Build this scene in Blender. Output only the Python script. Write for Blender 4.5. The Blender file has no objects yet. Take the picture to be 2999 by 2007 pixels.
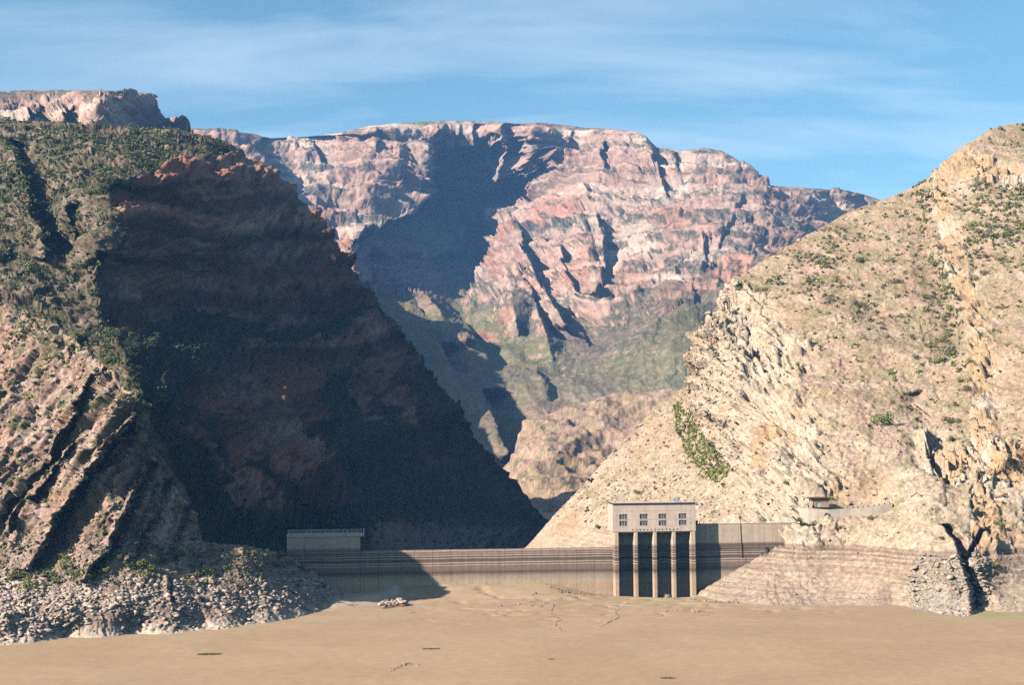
import bpy, bmesh, math, random, time
import numpy as np
from mathutils import Matrix, Vector
T0 = time.time()
random.seed(7); rng = np.random.default_rng(11)
scn = bpy.context.scene
col = scn.collection
R = math.radians

# ------------------------------------------------------------------ camera
F_PX, CX, CY, HOR = 4165.0, 1499.5, 1003.5, 1300.0      # 50 mm on 36 mm film, photograph is 2999 wide
K = 2999.0 / 2343.0                                      # survey unit -> photograph pixel
CAM_H = 46.0
cam_d = bpy.data.cameras.new('camera'); cam = bpy.data.objects.new('camera', cam_d); col.objects.link(cam)
cam_d.sensor_width = 36.0; cam_d.lens = 50.0; cam_d.clip_start = 0.5; cam_d.clip_end = 30000
PITCH = math.atan((HOR - CY) / F_PX); ROLL = R(-0.55)
CAM_R = Matrix.Rotation(R(90) + PITCH, 3, 'X') @ Matrix.Rotation(ROLL, 3, 'Z')
cam.matrix_world = Matrix.Translation((0, 0, CAM_H)) @ CAM_R.to_4x4()
scn.camera = cam

# ------------------------------------------------------------------ light
SUN_AZ, SUN_EL = R(58), R(31)                            # sun behind the camera, to its left
SUN = Vector((-math.sin(SUN_AZ) * math.cos(SUN_EL), -math.cos(SUN_AZ) * math.cos(SUN_EL), math.sin(SUN_EL)))
sun_d = bpy.data.lights.new('sun', 'SUN'); sun_d.energy = 5.0; sun_d.angle = R(0.5); sun_d.color = (1.0, 0.90, 0.77)
sun = bpy.data.objects.new('sun', sun_d); col.objects.link(sun)
sun.rotation_euler = SUN.to_track_quat('Z', 'Y').to_euler()
world = bpy.data.worlds.new('World'); scn.world = world; world.use_nodes = True
wn, wl = world.node_tree.nodes, world.node_tree.links
wn.clear()


def nd(nodes, kind, **kw):
    n = nodes.new(kind)
    for k, v in kw.items():
        setattr(n, k, v)
    return n


sky = nd(wn, 'ShaderNodeTexSky', sky_type='NISHITA', sun_disc=False, sun_elevation=SUN_EL)
sky.sun_rotation = math.atan2(SUN.x, SUN.y) % (2 * math.pi)
sky.altitude = 600; sky.air_density = 1.0; sky.dust_density = 0.6; sky.ozone_density = 2.5
bg = nd(wn, 'ShaderNodeBackground'); wo = nd(wn, 'ShaderNodeOutputWorld')
bg.inputs['Strength'].default_value = 0.06
# thin cirrus: streaks on a flat layer overhead, seen by direction
tc = nd(wn, 'ShaderNodeTexCoord'); sep = nd(wn, 'ShaderNodeSeparateXYZ'); wl.new(tc.outputs['Generated'], sep.inputs[0])
den = nd(wn, 'ShaderNodeMath', operation='ADD'); den.inputs[1].default_value = 0.22; wl.new(sep.outputs['Z'], den.inputs[0])
mx = nd(wn, 'ShaderNodeMath', operation='MAXIMUM'); mx.inputs[1].default_value = 0.05; wl.new(den.outputs[0], mx.inputs[0])
cmb = nd(wn, 'ShaderNodeCombineXYZ')
for ax in 'XY':
    dv = nd(wn, 'ShaderNodeMath', operation='DIVIDE'); wl.new(sep.outputs[ax], dv.inputs[0]); wl.new(mx.outputs[0], dv.inputs[1])
    wl.new(dv.outputs[0], cmb.inputs[ax])
mp = nd(wn, 'ShaderNodeMapping'); mp.inputs['Rotation'].default_value = (0, 0, R(-74)); mp.inputs['Scale'].default_value = (1.1, 3.2, 1)
mp.inputs['Location'].default_value = (1.75, 0.75, 0)
wl.new(cmb.outputs[0], mp.inputs[0])
n1 = nd(wn, 'ShaderNodeTexNoise'); n1.inputs['Scale'].default_value = 1.5; n1.inputs['Detail'].default_value = 7; n1.inputs['Roughness'].default_value = 0.52; n1.inputs['Distortion'].default_value = 0.35
wl.new(mp.outputs[0], n1.inputs['Vector'])
cr = nd(wn, 'ShaderNodeMapRange'); cr.inputs['From Min'].default_value = 0.42; cr.inputs['From Max'].default_value = 0.82; cr.inputs['To Max'].default_value = 0.42
wl.new(n1.outputs['Fac'], cr.inputs['Value'])
mixc = nd(wn, 'ShaderNodeMixRGB'); mixc.inputs['Color2'].default_value = (8.6, 9.2, 9.6, 1)
tintc = nd(wn, 'ShaderNodeMixRGB', blend_type='MULTIPLY'); tintc.inputs['Fac'].default_value = 1.0; tintc.inputs['Color2'].default_value = (0.88, 1.14, 1.03, 1)
wl.new(sky.outputs[0], tintc.inputs['Color1'])
wl.new(cr.outputs[0], mixc.inputs['Fac']); wl.new(tintc.outputs[0], mixc.inputs['Color1']); wl.new(mixc.outputs[0], bg.inputs['Color'])
wl.new(bg.outputs[0], wo.inputs['Surface'])
vs = scn.view_settings; vs.view_transform = 'Standard'; vs.look = 'None'; vs.gamma = 1.0; vs.use_curve_mapping = False
vs.exposure = 1.3
scn.cycles.max_bounces = 4; scn.cycles.diffuse_bounces = 0; scn.cycles.glossy_bounces = 1; scn.cycles.volume_bounces = 0
scn.cycles.transparent_max_bounces = 8; scn.cycles.transmission_bounces = 2
scn.cycles.use_denoising = False

# ------------------------------------------------------------------ survey helpers
RM = np.array(CAM_R)


def at(x, y, D):
    """survey position (sheet coordinates x, y) and ground distance D north of the viewpoint -> world point(s)"""
    x, y, D = np.broadcast_arrays(np.asarray(x, float), np.asarray(y, float), np.asarray(D, float))
    d = np.stack([(x * K - CX) / F_PX, -(y * K - CY) / F_PX, -np.ones_like(x)], -1) @ RM.T
    return d * (D / d[..., 1])[..., None] + np.array([0, 0, CAM_H])


def to_sheet(P):
    v = (P - np.array([0, 0, CAM_H])) @ RM
    return (v[..., 0] / -v[..., 2] * F_PX + CX) / K, (-v[..., 1] / -v[..., 2] * F_PX + CY) / K


def dmud(x, y, z=0.0):
    d = np.array([(x * K - CX) / F_PX, -(y * K - CY) / F_PX, -1.0]) @ RM.T
    return d[1] * (z - CAM_H) / d[2]


def lut(pts, x):
    p = np.array(pts, float)
    return np.interp(x, p[:, 0], p[:, 1])


def sstep(a, b, x):
    t = np.clip((x - a) / (b - a), 0, 1)
    return t * t * (3 - 2 * t)


# ------------------------------------------------------------------ noise
PERM = rng.permutation(256).astype(np.int32)
PERM = np.concatenate([PERM, PERM, PERM])
GR = rng.normal(size=(256, 3)).astype(np.float32); GR /= np.linalg.norm(GR, axis=1)[:, None]
HV = rng.random(256).astype(np.float32)


GRX, GRY, GRZ = (np.ascontiguousarray(GR[:, k]) for k in range(3))


def _perlin(p):
    x, y, z = (p[:, k].astype(np.float32) for k in range(3))
    xi, yi, zi = np.floor(x), np.floor(y), np.floor(z)
    fx, fy, fz = x - xi, y - yi, z - zi
    xi, yi, zi = (q.astype(np.int32) & 255 for q in (xi, yi, zi))
    u, v, w = (f * f * f * (f * (f * 6 - 15) + 10) for f in (fx, fy, fz))
    r = []
    for dx in (0, 1):
        a = PERM.take(xi + dx); q = []
        for dy in (0, 1):
            b = PERM.take(a + yi + dy); h0 = PERM.take(b + zi); h1 = PERM.take(b + zi + 1)
            X, Y = fx - dx, fy - dy
            g0 = GRX.take(h0) * X + GRY.take(h0) * Y + GRZ.take(h0) * fz
            g1 = GRX.take(h1) * X + GRY.take(h1) * Y + GRZ.take(h1) * (fz - 1)
            q.append(g0 + (g1 - g0) * w)
        r.append(q[0] + (q[1] - q[0]) * v)
    return (r[0] + (r[1] - r[0]) * u) * 1.6


def perlin(p):
    s = p.shape[:-1]; p = p.reshape(-1, 3); n = len(p); c = 16384
    out = np.empty(n, np.float32)
    for i in range(0, n, c):
        out[i:i + c] = _perlin(p[i:i + c])
    return out.reshape(s)


def fbm(p, oct=4, gain=0.5, lac=2.03):
    a, s = 1.0, 0
    for k in range(oct):
        s = s + a * perlin(p + 17.3 * k); p = p * lac; a *= gain
    return s


def ridged(p, oct=4, gain=0.5):
    a, s = 1.0, 0
    for k in range(oct):
        s = s + a * (1 - 2 * np.abs(perlin(p + 31.7 * k))); p = p * 2.1; a *= gain
    return s


def h2(a, b, c=0):
    a = a.astype(np.int32); b = b.astype(np.int32)
    return HV.take(PERM.take((PERM.take((PERM.take(a & 255) + (b & 255)) & 255) + c) & 255))


def strata(h, thick, seed, sharp=0.25):
    """layer protrusion 0..1 across bedding height h"""
    q = h / thick; i = np.floor(q); f = q - i
    a = h2(i, i * 0, seed); b = h2(i + 1, i * 0, seed)
    return a + (b - a) * sstep(1 - sharp, 1, f)


def terrace(h, thick, seed, cliff=.68):
    """cliff and bench: swells up each bed's face, falls back over the bench above it; also returns where the benches are"""
    q = h / thick; i = np.floor(q); f = q - i
    k = .45 + .75 * h2(i, i * 0, seed); cl = cliff + .18 * (h2(i, i * 0, seed + 1) - .5)
    return k * np.where(f < cl, f / cl, (1 - f) / (1 - cl)) - .4, sstep(cl - .03, cl + .05, f)


def slabs(h, thick, seed):
    """tilted slabs: each rises gently, then breaks off in a sharp edge"""
    q = h / thick; i = np.floor(q); f = q - i
    return (.35 + .9 * h2(i, i * 0, seed)) * np.where(f < .86, f / .86, (1 - f) / .14) - .4


def blocks(h, u, thick, width, seed, sharp=0.22):
    q = h / thick; i = np.floor(q); f = q - i
    w = u / width + h2(i, i * 0, seed + 3) * 7; j = np.floor(w); g = w - j
    a = h2(i, j, seed); b = h2(i, j + 1, seed); a2 = h2(i + 1, np.floor(u / width + h2(i + 1, i * 0, seed + 3) * 7), seed)
    v = a + (b - a) * sstep(1 - sharp, 1, g)
    return v + (a2 - v) * sstep(1 - sharp, 1, f)


def facets(u, h, wu, wh, seed, tilt=1.0):
    """angular rock faces: nearest of jittered seeds, each face a tilted plane of its own"""
    a = (u / wu).astype(np.float32); b = (h / wh).astype(np.float32)
    b = b + 0.0; ia = np.floor(a); ib = np.floor(b)
    best = np.full(a.shape, 1e9, np.float32); val = np.zeros(a.shape, np.float32)
    for dy in (-1, 0, 1):
        for dx in (-1, 0, 1):
            ca, cb = ia + dx, ib + dy
            px = ca + .1 + .8 * h2(ca, cb, seed); py = cb + .1 + .8 * h2(ca, cb, seed + 1)
            ex, ey = a - px, b - py; d = np.abs(ex) * .8 + np.abs(ey) + .25 * (ex * ex + ey * ey)
            g = (h2(ca, cb, seed + 2) - .5) + tilt * ((h2(ca, cb, seed + 3) - .5) * 1.1 * ex + (h2(ca, cb, seed + 4) - .6) * 1.1 * ey)
            k = d < best; best = np.where(k, d, best); val = np.where(k, g, val)
    return val


# ------------------------------------------------------------------ materials
ALB = 0.6                                                # scales every surface colour down, so shade comes out deeper under the raised exposure


def principled(name, rough=0.9, spec=0.2):
    m = bpy.data.materials.new(name); m.use_nodes = True
    n = m.node_tree.nodes; l = m.node_tree.links
    b = n['Principled BSDF']; b.inputs['Roughness'].default_value = rough; b.inputs['Specular IOR Level'].default_value = spec
    return m, n, l, b


def plain(name, rgb, rough=0.8, spec=0.3, vary=0.12, scale=0.8, metal=0.0):
    m, n, l, b = principled(name, rough, spec); b.inputs['Metallic'].default_value = metal
    t = nd(n, 'ShaderNodeTexNoise'); t.inputs['Scale'].default_value = scale; t.inputs['Detail'].default_value = 5
    g = nd(n, 'ShaderNodeNewGeometry'); l.new(g.outputs['Position'], t.inputs['Vector'])
    r = nd(n, 'ShaderNodeMapRange'); r.inputs['To Min'].default_value = 1 - vary; r.inputs['To Max'].default_value = 1 + vary
    r.inputs['From Min'].default_value = 0.3; r.inputs['From Max'].default_value = 0.7
    l.new(t.outputs['Fac'], r.inputs['Value'])
    x = nd(n, 'ShaderNodeVectorMath', operation='SCALE'); x.inputs[0].default_value = tuple(ALB * q for q in rgb)
    l.new(r.outputs[0], x.inputs['Scale']); l.new(x.outputs[0], b.inputs['Base Color'])
    return m


def terrain_mat(name, grain, contrast=0.35, bump=0.5, bdist=0.3, speck=None):
    """vertex colour (what the ground is made of) with grain of its own and fine relief"""
    m, n, l, b = principled(name, 0.95, 0.08)
    a = nd(n, 'ShaderNodeAttribute', attribute_name='Col')
    g = nd(n, 'ShaderNodeNewGeometry')
    t = nd(n, 'ShaderNodeTexNoise'); t.inputs['Scale'].default_value = grain; t.inputs['Detail'].default_value = 6; t.inputs['Roughness'].default_value = 0.65
    l.new(g.outputs['Position'], t.inputs['Vector'])
    r = nd(n, 'ShaderNodeMapRange'); r.inputs['From Min'].default_value = 0.3; r.inputs['From Max'].default_value = 0.7
    r.inputs['To Min'].default_value = ALB * (1 - contrast); r.inputs['To Max'].default_value = ALB * (1 + contrast)
    l.new(t.outputs['Fac'], r.inputs['Value'])
    x = nd(n, 'ShaderNodeVectorMath', operation='SCALE'); l.new(a.outputs['Color'], x.inputs[0]); l.new(r.outputs[0], x.inputs['Scale'])
    src = x.outputs[0]
    if speck:
        v = nd(n, 'ShaderNodeTexVoronoi'); v.inputs['Scale'].default_value = speck[0]; l.new(g.outputs['Position'], v.inputs['Vector'])
        q = nd(n, 'ShaderNodeSeparateColor'); l.new(v.outputs['Color'], q.inputs[0])
        r2 = nd(n, 'ShaderNodeMapRange'); r2.inputs['To Min'].default_value = 1 - speck[1]; r2.inputs['To Max'].default_value = 1 + speck[1]
        l.new(q.outputs[0], r2.inputs['Value'])
        x2 = nd(n, 'ShaderNodeVectorMath', operation='SCALE'); l.new(src, x2.inputs[0]); l.new(r2.outputs[0], x2.inputs['Scale']); src = x2.outputs[0]
    l.new(src, b.inputs['Base Color'])
    bp = nd(n, 'ShaderNodeBump'); bp.inputs['Strength'].default_value = bump; bp.inputs['Distance'].default_value = bdist
    l.new(t.outputs['Fac'], bp.inputs['Height']); l.new(bp.outputs[0], b.inputs['Normal'])
    return m


# ------------------------------------------------------------------ objects
def tag(o, label=None, cat=None, group=None, kind=None):
    for k, v in (('label', label), ('category', cat), ('group', group), ('kind', kind)):
        if v:
            o[k] = v
    return o


def mesh_np(name, V, faces, cols=None, smooth=False):
    """V (n,3); faces (m,k) constant size"""
    me = bpy.data.meshes.new(name)
    V = np.ascontiguousarray(V, np.float32); faces = np.ascontiguousarray(faces, np.int32)
    me.vertices.add(len(V)); me.vertices.foreach_set('co', V.ravel())
    k = faces.shape[1]
    me.loops.add(faces.size); me.loops.foreach_set('vertex_index', faces.ravel())
    me.polygons.add(len(faces)); me.polygons.foreach_set('loop_start', np.arange(0, faces.size, k, dtype=np.int32))
    me.polygons.foreach_set('loop_total', np.full(len(faces), k, np.int32))
    if smooth:
        me.polygons.foreach_set('use_smooth', np.ones(len(faces), bool))
    me.update(calc_edges=True)
    if cols is not None:
        at_ = me.color_attributes.new('Col', 'FLOAT_COLOR', 'POINT')
        c = np.ones((len(V), 4), np.float32); c[:, :3] = cols
        at_.data.foreach_set('color', c.ravel())
    return me


def obj(name, me, mat=None, parent=None):
    o = bpy.data.objects.new(name, me); col.objects.link(o)
    if mat is not None and len(me.materials) == 0:
        me.materials.append(mat)
    if parent is not None:
        o.parent = parent
    return o


def grid_faces(nr, nc):
    a = np.arange(nr * nc).reshape(nr, nc)
    return np.stack([a[:-1, :-1], a[:-1, 1:], a[1:, 1:], a[1:, :-1]], -1).reshape(-1, 4)


def grid_normals(P):
    du = np.gradient(P, axis=1); dv = np.gradient(P, axis=0)
    n = np.cross(du, dv); n /= np.linalg.norm(n, axis=-1, keepdims=True) + 1e-9
    return n


def tps(ctrl):
    c = np.array(ctrl, float); xy = c[:, :2] / 1000.0; n = len(c)
    d = np.linalg.norm(xy[:, None] - xy[None], axis=-1)
    A = np.zeros((n + 3, n + 3)); A[:n, :n] = np.where(d > 0, d * d * np.log(d + 1e-12), 0) + 2e-4 * np.eye(n)
    A[:n, n] = 1; A[:n, n + 1:] = xy; A[n, :n] = 1; A[n + 1:, :n] = xy.T
    w = np.linalg.solve(A, np.concatenate([np.log(c[:, 2]), np.zeros(3)]))

    def f(x, y):
        q = np.stack([x, y], -1) / 1000.0; s = w[n] + w[n + 1] * q[..., 0] + w[n + 2] * q[..., 1]
        for k in range(n):
            dd = (q[..., 0] - xy[k, 0]) ** 2 + (q[..., 1] - xy[k, 1]) ** 2
            s = s + w[k] * 0.5 * dd * np.log(dd + 1e-12)
        return np.exp(s)
    return f


def blur(A, r):
    for ax in (0, 1):
        n = A.shape[ax]; pad = [(0, 0)] * A.ndim; pad[ax] = (r + 1, r)
        c = np.cumsum(np.pad(A, pad, mode='edge'), axis=ax)
        A = (np.take(c, np.arange(2 * r + 1, 2 * r + 1 + n), ax) - np.take(c, np.arange(0, n), ax)) / (2 * r + 1)
    return A


MASS = {}


def mass(name, x0, x1, top, bot, ctrl, dx, dy, scarps=(), cones=(), shape=None, rimw=(.35, 14), topj=0, back=(260, 0.35, 14), disp=None, paint=None, mat=None, zmin=-8.0):
    """one body of terrain: control points -> smooth slope -> scarps -> relief -> mesh"""
    nx = int((x1 - x0) / dx) + 1
    X = np.linspace(x0, x1, nx); tp = lut(top, X); bt = lut(bot, X)
    if topj:
        q_ = np.stack([X, X * 0 + 3.1, X * 0 + topj], -1); tp = tp + topj * (perlin(q_ / 31.) + .7 * perlin(q_ / 13.) + .35 * perlin(q_ / 5.)) * sstep(x0, x0 + 60, X)
    nr = int(np.max(bt - tp) / dy) + 1
    v = np.linspace(0, 1, nr)[:, None]
    Yg = bt[None] + (tp - bt)[None] * v; Xg = np.broadcast_to(X[None], Yg.shape)
    f = tps(ctrl)
    y0, y1 = tp.min() - 2, bt.max() + 2
    cx = np.linspace(x0, x1, max(8, nx // 6)); cy = np.linspace(y0, y1, max(8, int((y1 - y0) / (6 * dy))))
    Dc = f(*np.meshgrid(cx, cy))
    iu = (Xg - x0) / (x1 - x0) * (len(cx) - 1); iv = (Yg - y0) / (y1 - y0) * (len(cy) - 1)
    a = np.clip(iu.astype(int), 0, len(cx) - 2); fu = iu - a; b = np.clip(iv.astype(int), 0, len(cy) - 2); fv = iv - b
    Dg = (Dc[b, a] * (1 - fu) + Dc[b, a + 1] * fu) * (1 - fv) + (Dc[b + 1, a] * (1 - fu) + Dc[b + 1, a + 1] * fu) * fv
    for k, s in enumerate(scarps):
        ln = np.array(sorted(s['l'], key=lambda q: q[1]), float); amp, w1, w2 = s.get('a', 0), s.get('w', 8), s.get('r', 120)
        jit = s.get('j', 6); fade = s.get('f', 25); side = s.get('s', 1)
        xl = np.interp(Yg, ln[:, 1], ln[:, 0])
        nn = perlin(np.stack([Yg / 34.0, Yg * 0 + k * 7.7, Xg * 0 + 3.3], -1)) * jit + perlin(np.stack([Yg / 11.0, Yg * 0 + k * 3.7, Xg * 0 + 9.3], -1)) * jit * 0.5
        t = (Xg - xl - nn) * side
        e = sstep(ln[0, 1] - fade * 0.4, ln[0, 1] + fade * 0.6, Yg) * (1 - sstep(ln[-1, 1] - fade * 0.6, ln[-1, 1] + fade * 0.4, Yg))
        pr = np.where(t > 0, sstep(0, w1, t) * (1 - sstep(w1, w1 + w2, t)), 0)
        lead = s.get('lead', 0)
        if lead:
            pr = pr - s.get('lp', 0.5) * np.where(t <= 0, sstep(-lead, 0, t), 1 - sstep(0, w1, t))
        amp = np.interp(Yg, [q[0] for q in s['av']], [q[1] for q in s['av']]) if 'av' in s else amp
        Dg = Dg + amp * pr * e
    for ax, ay, lean, sl, sr, rate, mx_, f0, f1 in cones:            # buttresses standing proud of the face
        dy_ = np.clip(Yg - ay, 0, None); t = Xg - ax - lean * dy_ + 5 * perlin(np.stack([Yg / 16., Xg / 60., Yg * 0 + ax], -1))
        pr = np.clip(1 - np.where(t < 0, -t / (6 + sl * dy_), t / (5 + sr * dy_)), 0, 1) * (Yg > ay - 4)
        Dg = Dg - np.minimum(12 + rate * dy_, mx_) * pr * (1 - sstep(f0, f1, Yg))
    if shape is not None:
        Dg = shape(Xg, Yg, Dg)
    P = at(Xg, Yg, Dg)
    # the far side of the crest
    bl, slope, nb = back
    q = (np.linspace(0, 1, nb + 1)[1:] ** 1.6)[:, None]
    yt = np.broadcast_to(P[-1:, :, 1], (nb, nx)); Pb = np.empty((nb, nx, 3))
    dist = q * bl
    Pb[..., 1] = yt + dist; Pb[..., 0] = P[-1, :, 0][None] * (1 + dist / yt) ; Pb[..., 2] = P[-1, :, 2][None] - slope * dist * np.minimum(1, 0.15 + q * 1.2) - 0.02
    P = np.concatenate([P, Pb]); Xa = np.concatenate([Xg, np.broadcast_to(X[None], (nb, nx))]); Ya = np.concatenate([Yg, np.broadcast_to(tp[None], (nb, nx))])
    N = grid_normals(P); N = blur(blur(N, 14), 10); N /= np.linalg.norm(N, axis=-1, keepdims=True) + 1e-9
    if disp is not None:
        rim = rimw[0] + (1 - rimw[0]) * sstep(0, rimw[1], Ya - lut(top, Xa))
        P = P + N * (disp(P, N, Xa, Ya) * rim)[..., None]
    P[..., 2] = np.maximum(P[..., 2], zmin)
    N2 = grid_normals(P)
    C = paint(P, N2, Xa, Ya) if paint is not None else np.full(P.shape, 0.3)
    nrr = P.shape[0]
    me = mesh_np(name, P.reshape(-1, 3), grid_faces(nrr, nx), C.reshape(-1, 3), smooth=False)
    o = obj(name, me, mat); o['kind'] = 'structure'
    MASS[name] = dict(P=P[:nr], N=N2[:nr], X=Xa[:nr], Y=Ya[:nr])
    print(name, P.shape, round(time.time() - T0, 1))
    return o


def mix(a, b, t):
    return a + (b - a) * t[..., None]


def C3(*c):
    return np.array(c, float)

# ================================================================== TERRAIN
M_far = terrain_mat('far_rock_and_scrub', 0.09, 0.30, 0.6, 5.0)
M_mid = terrain_mat('hill_rock_and_scrub', 0.35, 0.35, 0.6, 1.2)
M_near = terrain_mat('slope_rock_and_scrub', 0.9, 0.35, 0.6, 0.5, speck=(0.7, 0.16))


def rnd(P, f, k=0.0):
    return perlin(P * f + k)


# ---- the far massif
F_TOP = [(380, 292), (430, 293), (520, 300), (580, 305), (620, 317), (700, 314), (780, 305), (840, 290), (920, 282), (1000, 277), (1060, 276), (1120, 279), (1180, 284),
         (1240, 281), (1290, 285), (1340, 292), (1400, 296), (1460, 303), (1480, 313), (1492, 328), (1503, 338), (1560, 345), (1610, 338), (1650, 345), (1675, 358), (1700, 376), (1720, 392),
         (1745, 405), (1760, 425), (1790, 428), (1850, 432), (1900, 435), (1940, 437), (1980, 447), (2025, 463), (2120, 490), (2300, 560)]
F_BOT = [(380, 900), (800, 1000), (1000, 1230), (1300, 1230), (1700, 1150), (2000, 900), (2300, 800)]
F_CTRL = [(380, 292, 2700), (620, 317, 2900), (840, 290, 2900), (1060, 276, 2950), (1290, 285, 2950), (1460, 303, 2850), (1610, 338, 2800), (1745, 405, 2750), (1940, 437, 2950), (2120, 490, 3000), (2300, 560, 3000),
          (500, 400, 2450), (700, 420, 2650), (900, 400, 2750), (1200, 400, 2720), (1400, 400, 2650), (1600, 450, 2560), (1800, 500, 2560), (2000, 560, 2700),
          (600, 600, 2200), (800, 560, 2380), (1000, 600, 2620), (1110, 450, 2920), (1190, 450, 2860), (1100, 580, 2700), (1175, 560, 2420), (1300, 560, 2350), (1500, 600, 2250), (1650, 620, 2150), (1800, 640, 2250),
          (750, 760, 1900), (900, 720, 2050), (1080, 740, 2000), (1250, 760, 1900), (1400, 720, 1950), (1550, 760, 1800), (1700, 740, 1900),
          (850, 900, 1700), (1000, 860, 1750), (1150, 880, 1680), (1300, 880, 1720), (1500, 880, 1700), (1700, 880, 1750),
          (1080, 960, 1520), (1180, 980, 1480), (1300, 1000, 1520), (1500, 1000, 1550), (1000, 1150, 1350), (1200, 1130, 1350), (1400, 1150, 1400), (1700, 1100, 1500), (2200, 800, 2200)]
F_SC = [dict(l=[(606, 312), (570, 345), (600, 400), (640, 470), (660, 520)], av=[(312, 50), (345, 105), (400, 120), (520, 80)], w=12, r=500, j=8, f=14),
        dict(l=[(722, 330), (728, 360), (748, 400)], a=38, w=6, r=60),
        dict(l=[(862, 300), (870, 340), (856, 370)], a=22, w=5, r=50),
        dict(l=[(1014, 284), (992, 320), (983, 360), (977, 420), (972, 470), (940, 500), (880, 520), (830, 545), (800, 580), (815, 620), (850, 680)], av=[(284, 12), (300, 28), (320, 75), (350, 165), (400, 250), (500, 285), (580, 290), (640, 260), (690, 170)], w=10, r=900, j=6, f=10, lead=60, lp=.25),
        dict(l=[(760, 500), (752, 540), (770, 580)], a=41, w=8, r=60, j=8),
        dict(l=[(1085, 288), (1100, 330), (1150, 375)], a=25, w=6, r=60),
        dict(l=[(1150, 290), (1168, 335), (1190, 385), (1205, 430)], a=38, w=7, r=70),
        dict(l=[(1235, 340), (1245, 375), (1262, 430)], a=35, w=6, r=50),
        dict(l=[(1310, 300), (1300, 330), (1318, 360)], a=19, w=5, r=50),
        dict(l=[(1390, 340), (1380, 370), (1395, 410)], a=28, w=6, r=50),
        dict(l=[(1480, 318), (1492, 350), (1505, 400), (1525, 450)], a=48, w=7, r=80, lead=30, lp=.4),
        dict(l=[(1545, 360), (1552, 400), (1560, 430)], a=22, w=5, r=40),
        dict(l=[(1182, 512), (1200, 560), (1218, 610), (1246, 670), (1280, 720), (1310, 765)], a=54, w=8, r=95, j=6, lead=60, lp=1.6),
        dict(l=[(1148, 515), (1128, 570), (1100, 640), (1080, 700), (1068, 745)], a=192, w=10, r=130, s=-1, j=3),
        dict(l=[(1362, 500), (1376, 540), (1384, 590), (1380, 640), (1378, 700)], a=64, w=8, r=120, j=7, lead=70, lp=.7),
        dict(l=[(1300, 580), (1310, 640), (1325, 690)], a=48, w=8, r=70, lead=30, lp=.5),
        dict(l=[(1605, 560), (1612, 610), (1600, 650)], a=35, w=7, r=60),
        dict(l=[(1690, 480), (1660, 540), (1640, 590)], a=25, w=7, r=50),
        dict(l=[(1770, 430), (1775, 460), (1790, 490)], a=32, w=6, r=60), dict(l=[(1880, 440), (1885, 470), (1895, 500)], a=22, w=5, r=40), dict(l=[(1940, 442), (1948, 475), (1950, 500)], a=28, w=5, r=40),
        dict(l=[(780, 600), (810, 640), (845, 690), (895, 760), (930, 810), (955, 870)], av=[(600, 120), (640, 140), (720, 130), (780, 80), (830, 45), (870, 15)], w=10, r=600, j=6),  # unseen scarp, added to throw shadow over the slopes to its right
        dict(l=[(925, 645), (1000, 690), (1050, 730), (1090, 765), (1110, 800)], a=-70, w=10, r=150, j=5, s=-1),
        dict(l=[(1075, 770), (1100, 800), (1125, 850)], a=54, w=8, r=60, lead=50, lp=1.0),
        dict(l=[(1015, 795), (1030, 830), (1050, 870)], a=54, w=7, r=60, lead=25, lp=.8),
        dict(l=[(1230, 870), (1245, 890), (1255, 920)], a=35, w=6, r=60, lead=30, lp=.6),
        dict(l=[(1100, 905), (1125, 950), (1150, 1000), (1165, 1060)], a=96, w=8, r=110, j=8, lead=60, lp=.4),
        dict(l=[(1215, 690), (1240, 740), (1260, 790)], a=38, w=8, r=60, lead=25, lp=.5),
        dict(l=[(1310, 720), (1335, 770), (1350, 810)], a=32, w=8, r=60)]


def f_cliff(X, Y, P):
    return 1 - sstep(620, 790, Y + 60 * rnd(P, 1 / 260.0) - 60 * sstep(1150, 1350, X) + 40 * sstep(1400, 1600, X))


def f_h(P):
    return P[..., 2] + 0.03 * P[..., 0] + 16 * rnd(P, 1 / 420.0, 5)


def f_disp(P, N, X, Y):
    c = f_cliff(X, Y, P); u = X * .77 + 8 * rnd(P, 1 / 60., 2); h = f_h(P) + 5 * rnd(P, 1 / 45., 7)
    st = np.clip(1.35 - N[..., 2], .25, 1)                     # the plateau stays smoother
    d = (7 + 9 * c) * ridged(P * np.array([1 / 150., 1 / 150., 1 / 420.]), 3)
    k = (0.22 + 0.78 * c) * st
    d = d + k * (32 * terrace(h, 66, 3)[0] + 15 * terrace(h + 9, 25, 5)[0] + 6 * terrace(h, 9, 8)[0]
                 + 26 * facets(u, h, 58, 60, 1) + 11 * facets(u, h, 24, 22, 11) + 5.5 * facets(u, h, 10, 9, 21, .6))
    d = d + (.45 + .55 * st) * (.3 + .7 * c) * 3.4 * facets(u, h, 5, 4, 31, .6) + .6 * perlin(P / 7.0)
    return d


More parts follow.
